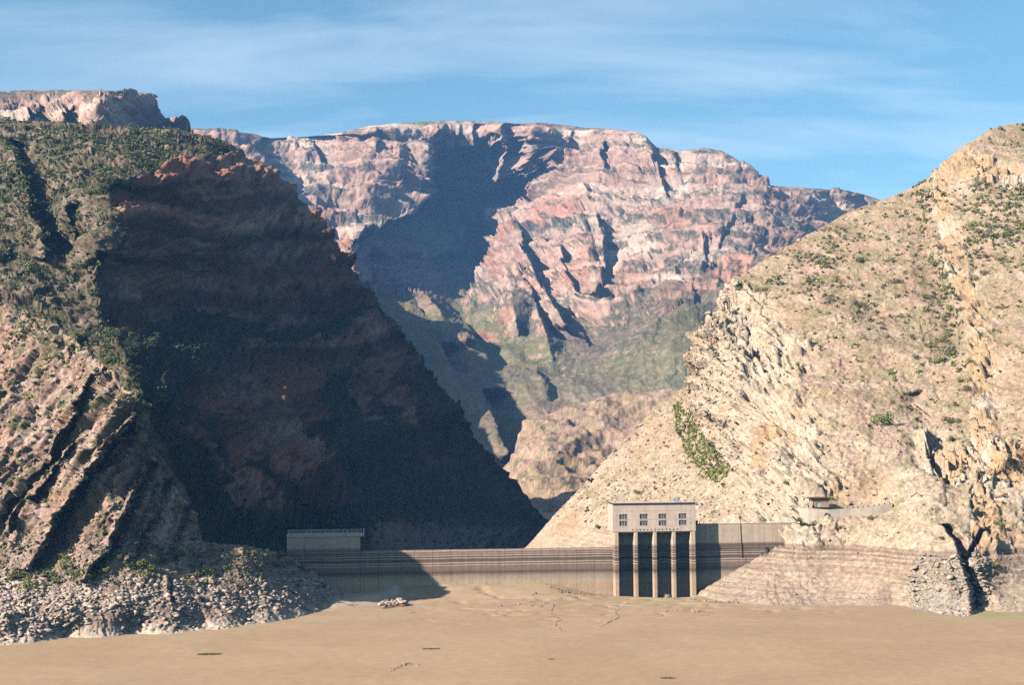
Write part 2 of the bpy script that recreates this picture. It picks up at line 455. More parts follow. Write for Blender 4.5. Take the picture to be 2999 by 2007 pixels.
def f_paint(P, N, X, Y):
    h = f_h(P) + 5 * rnd(P, 1 / 45., 7); c = f_cliff(X, Y, P); nz = N[..., 2]
    r = rng.random(X.shape)
    rock = mix(C3(.48, .305, .245), C3(.57, .435, .36), sstep(-.3, .7, fbm(P / 130.0, 3) + 0.6 * (strata(h, 24, 2, .5) - .5)))
    red = sstep(0.1, 0.65, fbm(P / 190.0 + 9, 2) + 0.3 * sstep(480, 620, Y) - 0.1)
    rock = mix(rock, C3(.47, .215, .15), red * .7)
    rock = rock * ((0.82 + 0.36 * strata(h, 11, 7, .3)) * (.86 + .28 * strata(h, 5, 17, .3)))[..., None] * (0.9 + .2 * r)[..., None]
    bench = np.clip(terrace(h, 66, 3)[1] * .9 + terrace(h + 9, 25, 5)[1] * .5, 0, 1)
    veg = sstep(.52, .92, .55 * nz + .30 * bench * (.4 + .6 * c) + .40 * fbm(P / 34.0, 3) + .52 * (1 - c) + .10)
    veg = np.clip(veg * (0.5 + .9 * sstep(.25, .5, rng.random(X.shape) * .6 + .4 * (rnd(P, 1 / 9.) + .5))), 0, .93)
    vc = mix(C3(.115, .115, .085), C3(.145, .17, .075), sstep(-.2, .6, fbm(P / 160. + 4, 2) + .9 * (1 - c) - .5))
    soil = C3(.31, .225, .18)
    talus = (1 - c) * sstep(-.35, .35, fbm(P / 120. + 20, 3) + .5 * sstep(850, 920, Y))
    rock = mix(rock, soil + 0 * rock, talus * .75)
    veg = veg * (1 - .25 * talus) * (1 - .7 * sstep(880, 960, Y) * sstep(1150, 1230, X))
    return mix(rock, vc, veg)


mass('far_mountain', 380, 2300, F_TOP, F_BOT, F_CTRL, 2.5, 2.3, F_SC, [(1160, 508, .10, .40, .26, .8, 150, 720, 800), (1335, 498, .16, .5, .14, .45, 80, 620, 720), (1075, 768, .1, .7, .55, .6, 60, 850, 930), (1012, 792, .1, .4, .4, .7, 30, 825, 850), (925, 640, .95, .35, .25, 2.0, 95, 760, 830), (1235, 690, .2, .4, .25, .6, 60, 790, 860)], back=(900, 0.16, 14), rimw=(.06, 34), disp=f_disp, paint=f_paint, mat=M_far)

# ---- the mesa at the upper left
T_TOP = [(-260, 214), (0, 208), (60, 205), (130, 204), (200, 206), (260, 209), (310, 211), (345, 214), (357, 222), (361, 245), (370, 258), (380, 268), (392, 264), (408, 264), (420, 269), (428, 282), (432, 330), (450, 420)]
T_CTRL = [(-260, 214, 1750), (0, 208, 1700), (130, 204, 1700), (260, 209, 1600), (345, 214, 1780), (-260, 300, 1500), (0, 290, 1450), (130, 300, 1400), (245, 290, 1380), (300, 300, 1560), (360, 300, 1720), (430, 300, 1760), (300, 250, 1600),
          (245, 230, 1440), (360, 240, 1780), (130, 240, 1480), (0, 240, 1520), (0, 420, 1250), (245, 420, 1200), (430, 420, 1350), (-260, 420, 1300), (405, 268, 1600)]
T_SC = [dict(l=[(85, 225), (78, 245), (72, 285)], a=70, w=6, r=40, j=3, lead=30, lp=.6), dict(l=[(140, 232), (135, 250), (130, 290)], a=110, w=7, r=70, j=3, lead=40, lp=.6)]
mass('mesa', -260, 450, T_TOP, [(-260, 430), (450, 430)], T_CTRL, 2.5, 2.2, T_SC, back=(500, 0.1, 10),
     disp=lambda P, N, X, Y: (14 * facets(X * .45, P[..., 2] + .12 * P[..., 0], 45, 40, 3) + 10 * facets(X * .45, P[..., 2] + .12 * P[..., 0], 20, 14, 4)
                              + 5 * facets(X * .45, P[..., 2] + .12 * P[..., 0], 8, 6, 6) + 2 * fbm(P / 9., 2)) * (0.3 + .7 * sstep(206, 222, Y)),
     paint=f_paint, mat=M_far)

# ---- the hill in the middle, down the gorge
Mh_TOP = [(1080, 1270), (1130, 1150), (1165, 1078), (1190, 1005), (1215, 962), (1260, 950), (1320, 935), (1380, 915), (1440, 905), (1500, 903), (1560, 898), (1650, 890), (1800, 880)]
Mh_CTRL = [(1080, 1270, 900), (1165, 1078, 1000), (1215, 962, 1080), (1320, 935, 1100), (1440, 905, 1120), (1560, 898, 1100), (1800, 880, 1100), (1200, 1200, 800), (1300, 1250, 760), (1300, 1080, 930),
           (1450, 1080, 930), (1450, 1250, 740), (1650, 1250, 740), (1650, 1050, 950), (1800, 1200, 800), (1240, 1050, 950)]


def mh_disp(P, N, X, Y):
    return 7 * ridged(P * np.array([1 / 60., 1 / 60., 1 / 150.]), 3) + 3.0 * (strata(P[..., 2] + .35 * P[..., 0], 11, 3) - .5) + 1.6 * fbm(P / 7., 3)


def mh_paint(P, N, X, Y):
    r = rng.random(X.shape)
    c = mix(C3(.47, .30, .225), C3(.53, .365, .28), sstep(-.4, .5, fbm(P / 45., 3)))
    c = mix(c, C3(.43, .265, .20) + 0 * c, sstep(.1, .6, fbm(P / 20. + 8, 2)) * .6)
    v = sstep(.55, .75, r * .6 + .5 * (fbm(P / 25. + 3, 2) * .5 + .5))
    return mix(c, C3(.20, .19, .09), v * .75)


mass('gorge_hill', 1080, 1800, Mh_TOP, [(1080, 1330), (1800, 1330)], [(x, y, d * 1.28) for x, y, d in Mh_CTRL], 2.6, 2.6, [], back=(300, .3, 10), disp=mh_disp, paint=mh_paint, mat=M_far)

# ---- the big shadowed mountain on the left
L_TOP = [(-320, 268), (0, 280), (80, 283), (150, 288), (230, 293), (310, 298), (380, 303), (430, 308), (470, 315), (520, 332), (560, 352), (600, 372), (630, 397), (660, 425), (690, 455), (720, 490), (750, 535), (790, 580),
         (820, 630), (840, 668), (870, 712), (900, 738), (925, 765), (940, 790), (960, 832), (990, 872), (1020, 902), (1050, 950), (1080, 985), (1110, 1030), (1150, 1070), (1180, 1100), (1210, 1150), (1235, 1178), (1255, 1192), (1290, 1260)]
L_BOT = [(-320, 980), (0, 980), (150, 1060), (330, 1260), (450, 1345), (700, 1350), (900, 1320), (1290, 1310)]
L_CTRL = [(-320, 268, 842), (0, 280, 826), (230, 293, 819), (430, 308, 826), (560, 352, 834), (660, 425, 826), (750, 535, 803), (840, 668, 788), (940, 790, 773), (1050, 950, 765), (1150, 1070, 757), (1255, 1192, 750), (1290, 1260, 750),
          (450, 378, 726), (330, 408, 649), (245, 432, 603), (285, 540, 572), (225, 610, 553), (235, 720, 531), (265, 800, 490), (330, 880, 472), (400, 1000, 452),
          (-320, 450, 665), (0, 400, 696), (0, 500, 619), (0, 610, 565), (0, 710, 518), (0, 980, 470), (-320, 700, 542), (-320, 980, 470), (120, 480, 611), (140, 620, 557), (140, 760, 511), (200, 900, 480),
          (550, 500, 742), (450, 560, 665), (380, 650, 603), (500, 700, 634), (680, 640, 726), (760, 740, 719), (400, 780, 549), (600, 780, 642), (600, 900, 588), (800, 850, 672), (500, 900, 549), (480, 1000, 518), (700, 1000, 596), (900, 1000, 672),
          (650, 1130, 542), (800, 1130, 588), (1000, 1150, 665), (700, 1250, 495), (850, 1230, 526), (1000, 1250, 588), (1150, 1230, 680), (480, 1150, 480), (560, 1260, 455), (700, 1350, 440), (450, 1345, 425), (900, 1320, 480), (330, 1260, 430), (150, 1060, 445)]
L_SC = [        dict(l=[(10, 330), (50, 390), (70, 450), (88, 520), (105, 600)], a=42, w=16, r=70, lead=40, lp=.5, j=10),
        dict(l=[(245, 425), (262, 470), (287, 520), (285, 560)], a=26, w=9, r=600, j=5),
        dict(l=[(222, 590), (212, 650), (225, 730), (250, 790)], a=24, w=9, r=600, j=7),
        dict(l=[(180, 470), (165, 530), (150, 570)], a=22, w=6, r=40, j=5)]


def l_h(P):
    return P[..., 2] - 0.16 * P[..., 1] + .05 * P[..., 0] + 9 * rnd(P, 1 / 130.)


def l_zone(P, X, Y):
    """1 on the cliff, 0 on the upper and outer slopes"""
    edge = np.interp(Y, [300, 352, 375, 405, 430, 480, 540, 570, 610, 720, 800, 900, 1000, 1100, 1300], [640, 560, 450, 330, 245, 262, 290, 270, 215, 228, 262, 320, 360, 400, 480])
    return sstep(-6, 10, X - edge + 9 * rnd(P, 1 / 12.))


def l_veg_band(P, X, Y):
    """scrub-covered ledges and gullies across the cliff"""
    n = 22 * fbm(P / 40., 3)
    yb = np.interp(X, [250, 340, 420, 560, 700, 860, 960, 1300], [800, 745, 712, 735, 740, 700, 760, 900])
    wd = np.interp(X, [250, 400, 560, 760, 860, 900], [330, 200, 55, 40, 20, 10])
    a = sstep(-14, 10, Y - yb + n) * (1 - sstep(-18, 14, Y - yb - wd + n))
    low = sstep(-22, 16, Y + n - np.interp(X, [300, 400, 480, 560, 640, 760, 850, 900, 980, 1100, 1300], [840, 980, 1080, 1150, 1180, 1180, 1130, 1060, 1080, 1130, 1190]))
    low = low * (1 - .9 * sstep(1180, 1215, Y + n * .5) * sstep(820, 880, X))
    gul = sstep(.15, .5, fbm(P * np.array([1 / 45., 1 / 45., 1 / 120.]) + 60, 3)) * sstep(740, 830, Y)
    right = sstep(0, 30, X - np.interp(Y, [700, 760, 900, 1000, 1100, 1200], [860, 890, 940, 960, 1000, 980]) + n) * .7
    return np.clip(np.maximum(np.maximum(a, low), np.maximum(gul * .9, right)), 0, 1)


def l_disp(P, N, X, Y):
    z = l_zone(P, X, Y); h = l_h(P); u = X * .23 * (.6 + .4 * sstep(300, 1000, X)) * 1.0
    b = l_veg_band(P, X, Y)
    amp = (z * (1 - .6 * b) + .10 * (1 - z)) * (1 - .75 * sstep(1130, 1190, Y) * sstep(760, 840, X)); hv = P[..., 2] + .45 * P[..., 1]
    amp = amp * (1 - .85 * np.exp(-((X - 640) / 70.) ** 2 - ((Y - 875) / 45.) ** 2))
    u2 = X * .2; u_ = u * z + u2 * (1 - z) + 3 * rnd(P, 1 / 18.)
    d = amp * (2.5 * ridged(P * np.array([1 / 60., 1 / 60., 1 / 200.]), 2) + 7 * terrace(h, 24, 3)[0] + 3.5 * terrace(h + 3, 9, 6)[0] + 6 * facets(u_, h, 26, 22, 1) + 4.5 * facets(u_, h, 11, 9, 7) + 3.4 * facets(u_, h, 6, 3.6, 9) + 3.0 * (strata(h, 13, 4, .3) - .5))
    d = d + (1 - z) * (2.2 * ridged(P / 34., 2) + 3.0 * facets(u2, hv, 20, 16, 14) + 1.6 * facets(u2, hv, 7, 7, 15))
    return d + z * 1.6 * facets(u_, h, 2.6, 1.8, 41) + (1 - z) * .8 * facets(u2, hv, 2.6, 2.8, 42) + .5 * fbm(P / 4., 2)


def l_paint(P, N, X, Y):
    z = l_zone(P, X, Y); h = l_h(P); r = rng.random(X.shape); b = l_veg_band(P, X, Y)
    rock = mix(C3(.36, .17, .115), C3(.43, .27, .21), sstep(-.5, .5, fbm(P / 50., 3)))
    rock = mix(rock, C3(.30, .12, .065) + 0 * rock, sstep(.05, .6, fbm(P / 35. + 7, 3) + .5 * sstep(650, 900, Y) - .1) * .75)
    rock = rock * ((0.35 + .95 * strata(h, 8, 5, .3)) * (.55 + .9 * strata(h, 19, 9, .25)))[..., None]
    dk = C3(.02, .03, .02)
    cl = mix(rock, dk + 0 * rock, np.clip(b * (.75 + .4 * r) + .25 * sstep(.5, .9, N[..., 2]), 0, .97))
    base = sstep(1195, 1222, Y + 10 * rnd(P, 1 / 15.)) * sstep(820, 870, X)       # pale scree along the river
    cl = mix(cl, C3(.22, .19, .17) + 0 * cl, base * .8)
    out = mix(C3(.205, .14, .105), C3(.335, .245, .195), sstep(-.3, .5, fbm(P / 9., 2)))
    vs_ = sstep(.42, .62, r * .45 + .55 * (fbm(P / 14. + 2, 3) * .45 + .55))
    vg = mix(C3(.042, .056, .03), C3(.08, .095, .04), rng.random(X.shape))
    out = mix(out, vg, vs_ * .92)
    return mix(out, cl, z)


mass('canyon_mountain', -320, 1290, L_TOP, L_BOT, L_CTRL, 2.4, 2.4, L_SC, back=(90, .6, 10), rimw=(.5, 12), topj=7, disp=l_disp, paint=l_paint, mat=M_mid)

# ---- the near spur on the left, down to the shore
S_TOP = [(-340, 640), (-150, 690), (0, 706), (60, 716), (120, 742), (170, 772), (215, 816), (240, 842), (270, 866), (298, 904), (313, 956), (328, 1008), (360, 1058), (400, 1112), (430, 1152), (453, 1190), (462, 1240),
         (520, 1246), (600, 1256), (660, 1276), (720, 1310), (760, 1342), (790, 1366), (820, 1385)]
SHORE_L = [(-340, 1530), (-150, 1492), (0, 1474), (150, 1457), (300, 1449), (450, 1442), (560, 1431), (650, 1417), (720, 1402), (770, 1388), (820, 1384)]
S_BOT = [(x, y + 9) for x, y in SHORE_L]
S_CTRL = [(x, y, dmud(x, y)) for x, y in SHORE_L[:-1]] + [(x, y + 9, dmud(x, y) - 5) for x, y in SHORE_L] + [
    (-150, 690, 436), (0, 706, 425), (120, 742, 410), (215, 816, 394), (300, 898, 379), (316, 948, 379), (330, 1004, 386), (360, 1056, 396), (400, 1112, 403), (453, 1190, 406), (462, 1240, 404), (520, 1246, 396), (600, 1256, 401), (660, 1276, 412), (720, 1310, 418), (760, 1342, 420), (790, 1366, 415),
    (-340, 640, 450), (-340, 1000, 400), (-340, 1300, 365), (0, 900, 402), (0, 1050, 392), (0, 1200, 382), (0, 1300, 370), (0, 1360, 357), (150, 900, 391), (150, 1050, 384), (150, 1200, 378), (150, 1300, 370), (150, 1360, 359), (150, 1410, 349),
    (280, 1000, 379), (280, 1150, 377), (280, 1270, 372), (280, 1340, 364), (280, 1400, 354), (400, 1200, 397), (400, 1270, 387), (400, 1340, 370), (400, 1400, 361), (520, 1290, 390), (520, 1350, 380), (520, 1400, 370), (640, 1310, 404), (640, 1360, 394), (640, 1390, 384), (720, 1360, 406), (0, 1420, 342)]
S_SC = [dict(l=[(238, 848), (195, 910), (150, 985), (105, 1050), (60, 1110), (0, 1185)], a=5, w=6, r=22, j=4, f=8, lead=20, lp=.5),
        dict(l=[(318, 925), (305, 960), (255, 1005), (215, 1080), (165, 1160), (110, 1240), (60, 1305)], a=12, w=10, r=60, j=5, f=10, lead=60, lp=.35),
        dict(l=[(330, 1060), (300, 1130), (262, 1210), (215, 1290), (190, 1330)], a=9, w=8, r=36, j=5, f=12, lead=14, lp=.6),
        dict(l=[(370, 1100), (345, 1170), (310, 1240), (290, 1280)], a=7, w=7, r=30, j=5, f=12, lead=12, lp=.6),
        dict(l=[(420, 1160), (400, 1220), (372, 1275)], a=5, w=6, r=24, j=4, f=12, lead=12, lp=.6),
        dict(l=[(160, 1010), (120, 1080), (80, 1150), (30, 1230)], a=4, w=5, r=20, j=4, f=12, lead=12, lp=.5),
        dict(l=[(378, 1322), (384, 1350), (390, 1380)], a=3.5, w=4, r=14, j=2, f=8, lead=8, lp=.5)]


def s_h(P):
    # beds stand steeply: bedding height runs across the slope, to the lower right
    return .78 * P[..., 0] - .62 * P[..., 2] + 2.5 * rnd(P, 1 / 22.)


def s_face(P, X, Y):
    return 1 - sstep(1225, 1300, Y + 18 * rnd(P, 1 / 14.))


def s_disp(P, N, X, Y):
    f = s_face(P, X, Y); h = s_h(P); u = P[..., 2] + .4 * P[..., 0]
    u = P[..., 2] * .75 + .62 * P[..., 0]; mod = sstep(-.25, .55, fbm(P / 26. + 3, 2)) * sstep(840, 930, Y + .2 * X)
    d = f * (.8 * ridged(P / 24., 2) + (.5 + 4.6 * mod) * slabs(h + 3 * rnd(P, 1 / 13., 4), 9.5, 2) + (.4 + 1.4 * mod) * slabs(h + 1.3, 3.4, 6) + 3.2 * facets(u, h, 19, 7, 8) + 1.6 * facets(u, h, 7, 2.8, 9))
    d = d * (1 - .6 * sstep(300, 350, X) * sstep(980, 1040, Y))
    e = sstep(0, 12, lut(S_BOT, X) - Y)
    d = d + e * (f * (.9 * facets(u, h, 2.8, 1.5, 19) + .5 * facets(u, h, 1.2, .8, 29)) + (1 - f) * (.55 * facets(X * .12, P[..., 1], 2.4, 3.0, 19) + .35 * facets(X * .12, P[..., 1], 1., 1.4, 29) + .5 * fbm(P / 9., 2)))
    return d + .12 * perlin(P / .7) * e


def s_paint(P, N, X, Y):
    f = s_face(P, X, Y); r = rng.random(X.shape)
    rock = mix(C3(.39, .255, .20), C3(.50, .37, .305), sstep(-.4, .5, fbm(P / 7., 3)))
    rock = mix(rock, C3(.44, .26, .19) + 0 * rock, sstep(.05, .55, fbm(P / 12. + 4, 2)) * .7)
    soil = C3(.37, .275, .225)
    c = mix(rock, soil + 0 * rock, (1 - f) * .75)
    top = 1 - sstep(705, 800, Y - .35 * X + 30 * rnd(P, 1 / 16.))
    v = sstep(.50, .68, r * .35 + .65 * (fbm(P / 5.5 + 2, 3) * .5 + .5) + .16 * top - .06)
    v = v * (1 - sstep(1315, 1345, Y))
    vg = mix(C3(.085, .11, .045), C3(.16, .17, .06), rng.random(X.shape))
    c = mix(c, vg, v * .85)
    sh = np.clip(1.2 - (P[..., 2] - .15) / 2.2, 0, 1)            # fine pale silt at the waterline
    return mix(c, C3(.60, .50, .40) + 0 * c, sh * .9)


mass('rocky_spur', -340, 820, S_TOP, S_BOT, S_CTRL, 2.2, 2.2, S_SC, back=(46, 1.0, 10), disp=s_disp, paint=s_paint, mat=M_near, zmin=-6)

# ---- the sunlit hill on the right
R_TOP = [(1150, 1290), (1205, 1252), (1260, 1190), (1330, 1120), (1400, 1040), (1450, 990), (1500, 932), (1560, 892), (1578, 880), (1584, 830), (1600, 772), (1620, 728), (1640, 692), (1680, 642), (1740, 602), (1800, 566), (1880, 521), (1950, 482),
         (2020, 460), (2080, 436), (2130, 406), (2155, 372), (2185, 346), (2238, 318), (2262, 300), (2300, 288), (2343, 280), (2500, 260), (2700, 240)]
SHORE_R = [(1150, 1335), (1560, 1335), (1592, 1372), (1640, 1376), (1700, 1382), (1830, 1386), (1950, 1385), (2050, 1384), (2090, 1390), (2140, 1402), (2190, 1408), (2230, 1408), (2260, 1400), (2343, 1398), (2500, 1396), (2700, 1400)]
R_BOT = [(x, y + 8) for x, y in SHORE_R]
R_CTRL = [(x, y, dmud(x, y)) for x, y in SHORE_R[3:]] + [(x, y + 8, dmud(x, y) - 5) for x, y in SHORE_R[3:]] + [
    (1150, 1290, 620), (1205, 1252, 610), (1260, 1190, 615), (1330, 1120, 625), (1400, 1040, 635), (1500, 932, 645), (1570, 884, 640), (1590, 800, 590), (1640, 692, 630), (1740, 602, 670), (1880, 521, 720), (2020, 460, 750), (2130, 406, 750), (2185, 346, 755), (2262, 300, 775), (2343, 280, 790), (2700, 240, 800),
    (1150, 1335, 560), (1300, 1300, 520), (1450, 1330, 465), (1560, 1343, 452), (1300, 1250, 555), (1400, 1180, 560), (1450, 1250, 505), (1550, 1100, 560), (1530, 1000, 600), (1600, 1200, 482), (1700, 1200, 463), (1760, 1200, 455), (1818, 1205, 441), (1760, 1262, 438.5), (1700, 1310, 434), (1655, 1343, 430), (1610, 1365, 427),
    (1700, 1345, 425), (1800, 1320, 423), (1800, 1260, 432), (1900, 1340, 416), (1900, 1260, 426), (1900, 1200, 433), (1900, 1166, 438), (1840, 1166, 441), (1840, 1150, 446), (1900, 1150, 444), (2040, 1152, 438), (2040, 1170, 433), (2000, 1260, 419), (2000, 1340, 408), (2100, 1330, 396), (2100, 1230, 410), (2100, 1150, 424),
    (1620, 960, 562), (1680, 1080, 505), (1640, 1000, 540), (1600, 900, 575), (1720, 900, 535), (1720, 760, 590), (1800, 1000, 495), (1800, 1100, 466), (1850, 900, 515), (1850, 700, 600), (2000, 800, 550), (2000, 1000, 480), (2000, 600, 650), (2130, 700, 590), (2120, 500, 690), (2130, 950, 490), (2200, 1090, 440), (2343, 1104, 434), (2343, 1085, 440), (2343, 1000, 455), (2343, 850, 500), (2343, 600, 600), (2343, 430, 690),
    (2220, 1300, 396), (2343, 1300, 403), (2343, 1200, 418), (2230, 1200, 414), (2500, 1300, 404), (2700, 1300, 404), (2700, 1000, 460), (2700, 600, 610), (2180, 1360, 386)]
R_SC = [dict(l=[(1584, 880), (1592, 940), (1625, 1020), (1670, 1080)], a=16, w=12, r=110, s=-1, j=6, f=30),
        dict(l=[(2150, 1205), (2176, 1240), (2200, 1290), (2216, 1330), (2222, 1402)], a=9, w=5, r=26, j=9, f=14, lead=22, lp=.35),
        dict(l=[(2236, 1225), (2212, 1260), (2204, 1300), (2216, 1345)], a=6, w=5, r=14, j=6, f=10),
        dict(l=[(2140, 380), (2125, 440), (2128, 520), (2150, 620), (2200, 720), (2210, 800)], a=10, w=14, r=80, s=-1, j=7, f=30),
        dict(l=[(2100, 930), (2125, 900), (2140, 960), (2110, 1060)], a=7, w=12, r=60, s=-1, j=5, f=20)]


def r_shape(X, Y, D):
    """the track cut into the hill at the far right, under its overhanging orange cliff"""
    yr = np.interp(X, [2180, 2220, 2343, 2700], [1115, 1111, 1102, 1085]); k = sstep(2185, 2225, X)
    D = D - 4.5 * k * sstep(yr, yr + 5, Y) * (1 - sstep(yr + 5, yr + 110, Y))
    und = np.exp(-((Y - yr + 14) / 13.) ** 2) * sstep(2215, 2270, X)
    return D + 4.0 * und


def r_h(P):
    return P[..., 2] * .9 + .32 * P[..., 0] - .1 * P[..., 1] + 4 * rnd(P, 1 / 50.)


def r_cliff(P, X, Y):
    e = np.interp(Y, [640, 700, 780, 860, 960, 1060, 1150], [1650, 1720, 1800, 1800, 1860, 1900, 1900])
    a = (1 - sstep(-50, 60, X - e + 60 * fbm(P / 30., 2))) * sstep(-10, 10, X - np.interp(Y, [880, 960, 1040, 1100, 1200], [1580, 1592, 1640, 1690, 1750]))
    b = sstep(0, 20, X - np.interp(Y, [370, 500, 620, 720, 900], [2130, 2128, 2150, 2200, 2215])) * (1 - sstep(30, 90, X - np.interp(Y, [370, 500, 620, 720, 900], [2130, 2128, 2150, 2200, 2215])))
    k = sstep(0, 14, X - 2150) * (1 - sstep(0, 12, np.abs(Y - np.interp(X, [2150, 2240, 2343], [370, 385, 420])) - 25))
    m_ = sstep(-20, 20, X - 2100) * (1 - sstep(10, 35, np.abs(Y - np.interp(X, [2100, 2200, 2343], [1040, 1070, 1070])) - 20))
    return np.clip(np.maximum(np.maximum(a, b), np.maximum(k, m_)), 0, 1)


def r_disp(P, N, X, Y):
    c = r_cliff(P, X, Y); h = r_h(P); u = X * .16 + 1.5 * rnd(P, 1 / 9.)
    e = sstep(0, 10, lut(R_BOT, X) - Y)
    d = (0.10 + .90 * c) * (1.2 * ridged(P * np.array([1 / 36., 1 / 36., 1 / 80.]), 2) + 1.6 * (strata(h, 8, 3, .3) - .5) + 5.5 * facets(u, h, 17, 13, 4) + 3.8 * facets(u, h, 7, 4.5, 5) + 2.6 * facets(u, h, 3, 2, 6) + 1.2 * terrace(h, 4.5, 9)[0])
    d = d + .9 * facets(u, h, 1.7, 1.1, 16) * (.4 + .6 * c)
    d = d + .6 * fbm(P / 7., 3) + .3 * fbm(P / 2.3, 2) * (1 - .5 * sstep(1300, 1350, Y)) + .10 * perlin(P / .8)
    d = d + 1.6 * ridged(P / 45. + 5, 2) * (1 - c)
    shore = 1 - sstep(12.5, 16.0, P[..., 2])
    d = d * (1 - .55 * shore - .33 * shore * (1 - sstep(2070, 2100, X))) + shore * (.5 * (strata(P[..., 2], 1.15, 17, .5) - .3) + .5 * terrace(P[..., 2] + .15 * rnd(P, 1 / 8.), 1.3, 4, .6)[0])
    flat = np.exp(-((Y - 1166) / 22.) ** 4) * sstep(1815, 1835, X) * (1 - sstep(2045, 2070, X))
    return d * e * (1 - .9 * flat)


def ring(z, w):
    """bathtub bands left by old water levels: 0..1 pale"""
    L = [(15.2, .2), (14.7, .15), (14.2, .55), (13.8, .2), (13.3, .25), (12.9, .85), (12.6, .25), (12.1, .3), (11.8, .95), (11.5, .3), (10.8, .25), (10.4, .8), (10.1, .3), (9.7, .85), (9.3, .45), (8.2, .5), (7.6, .42), (7.0, .62), (5.5, .68), (0, .8)]
    L = L[::-1]
    return np.interp(z + w, [a for a, b in L], [b for a, b in L])


def r_paint(P, N, X, Y):
    c = r_cliff(P, X, Y); r = rng.random(X.shape)
    soil = mix(C3(.475, .325, .235), C3(.54, .395, .295), sstep(-.4, .5, fbm(P / 18., 3)))
    pale = mix(C3(.545, .415, .305), C3(.60, .49, .38), sstep(-.4, .5, fbm(P / 9. + 3, 3)))
    org = sstep(.1, .6, fbm(P / 22. + 12, 3) - .12 + .75 * sstep(2110, 2180, X) * c)
    pale = mix(pale, C3(.50, .31, .165) + 0 * pale, org * .7)
    lo = sstep(850, 1150, Y)                                # the lower slopes are washed pale
    b = np.clip(c + .55 * lo + .35 * fbm(P / 14. + 7, 3) * lo, 0, 1)
    col_ = mix(soil, pale, b)
    col_ = col_ * (.86 + .28 * r)[..., None]
    tuft = sstep(.57, .72, r * .45 + .55 * (fbm(P / 10. + 2, 3) * .5 + .5) - .22 * c - .10 * lo + .05)
    vg = mix(C3(.25, .235, .10), C3(.20, .215, .08), rng.random(X.shape))
    col_ = mix(col_, vg, tuft * .75 * sstep(15, 18, P[..., 2]))
    sh = (1 - sstep(14.6, 15.4, P[..., 2] + .5 * rnd(P, 1 / 5.))) * sstep(-8, 8, X - 1620)
    band = ring(P[..., 2], .25 * rnd(P, 1 / 6., 3) + .12 * rnd(P, 1 / 1.5))
    wet = mix(C3(.17, .11, .085), C3(.55, .43, .325), np.clip(band * (.9 + .2 * r), 0, 1))
    wet = mix(wet, C3(.33, .30, .27) + 0 * wet, sstep(2085, 2110, X) * (1 - sstep(2200, 2215, X)) * (1 - sstep(3.5, 6, P[..., 2])) * .7)
    return mix(col_, wet, sh * (.92))


mass('sunlit_hill', 1150, 2700, R_TOP, R_BOT, R_CTRL, 2.4, 2.4, R_SC, shape=r_shape, back=(240, .45, 10), disp=r_disp, paint=r_paint, mat=M_near)

# ---- the dry reservoir bed
xs = np.concatenate([np.linspace(-2400, -220, 40), np.arange(-215, 230, 1.1), np.linspace(235, 2400, 40)])
ys = np.concatenate([np.linspace(-60, 225, 40), np.arange(227, 340, 1.6), np.arange(341, 470, .8), np.linspace(475, 3950, 50)])
GX, GY = np.meshgrid(xs, ys); G0 = np.stack([GX, GY, 0 * GX], -1)
DAM_A = R(4.0)
DE = np.array([math.cos(DAM_A), math.sin(DAM_A)]); DN = np.array([math.sin(DAM_A), -math.cos(DAM_A)])   # along the dam / upstream
DO = at(1407.5, 1365, 430.5)[:2] - 4.6 * DN                  # foot of the tower's left edge, on the face line
gs = (GX - DO[0]) * DE[0] + (GY - DO[1]) * DE[1]; gt = (GX - DO[0]) * DN[0] + (GY - DO[1]) * DN[1]
near = sstep(46, 4, gt) * (gt > -6) if False else (1 - sstep(2, 34, gt))
bank = np.clip(1 - gt / 17., 0, 1) ** 1.5 * sstep(-75, -60, gs) * (1 - sstep(-22, -2, gs))
mz = 3.8 * bank * (.98 + .04 * fbm(G0 / 14. + 3, 2))
mz += (1 - sstep(16, 60, gt)) * sstep(-62, -48, gs) * (1 - sstep(46, 70, gs)) * (.24 * fbm(G0 / np.array([12., 5., 1]) + 8, 4) + .2)
crk = np.abs(fbm(G0 / np.array([26., 15., 1]) + 21, 4))
gully = (1 - sstep(.0, .045, crk)) * (1 - sstep(24, 75, gt)) * sstep(-64, -50, gs) * sstep(70, 45, gs) if False else (1 - sstep(.0, .06, crk)) * (1 - sstep(30, 85, gt)) * sstep(-64, -50, gs) * (1 - sstep(45, 70, gs))
mz -= 1.0 * gully
hol = np.exp(-((gs - 19) / 11.) ** 2 - ((gt - 2) / 6.) ** 2); mz -= 2.2 * hol           # scoured pool at the intake bays
spx, spy = to_sheet(G0)
spit = sstep(735, 770, spx) * (1 - sstep(900, 930, spx)) * sstep(1340, 1350, spy) * (1 - sstep(1386, 1398, spy + .10 * (spx - 770)))
front = (GY > 300) & (GY < 470)
mz += np.where(front, 1.9 * spit, 0)
mz += .05 * fbm(G0 / 3., 3) + .10 * fbm(G0 / np.array([20., 12., 1]), 3)
mz = np.where(GY > 480, -4.0, mz); mz = np.where(gt < -7, -4.0, mz)
G0[..., 2] = mz
rr = rng.random(GX.shape)
mc = mix(C3(.46, .318, .198), C3(.49, .348, .222), sstep(-.5, .5, fbm(G0 / 30. + 2, 3)))
mc = mix(mc, C3(.43, .315, .21) + 0 * mc, sstep(0, .6, fbm(G0 / np.array([50., 20., 1]) + 5, 3)) * .4)
mc = mix(mc, C3(.68, .575, .47) + 0 * mc, np.where(front, np.clip(spit * 1.2, 0, 1), 0) * .9)
mc = mix(mc, C3(.50, .385, .28) + 0 * mc, (1 - sstep(25, 60, gt)) * sstep(-.2, .4, fbm(G0 / 6., 2)) * .5)
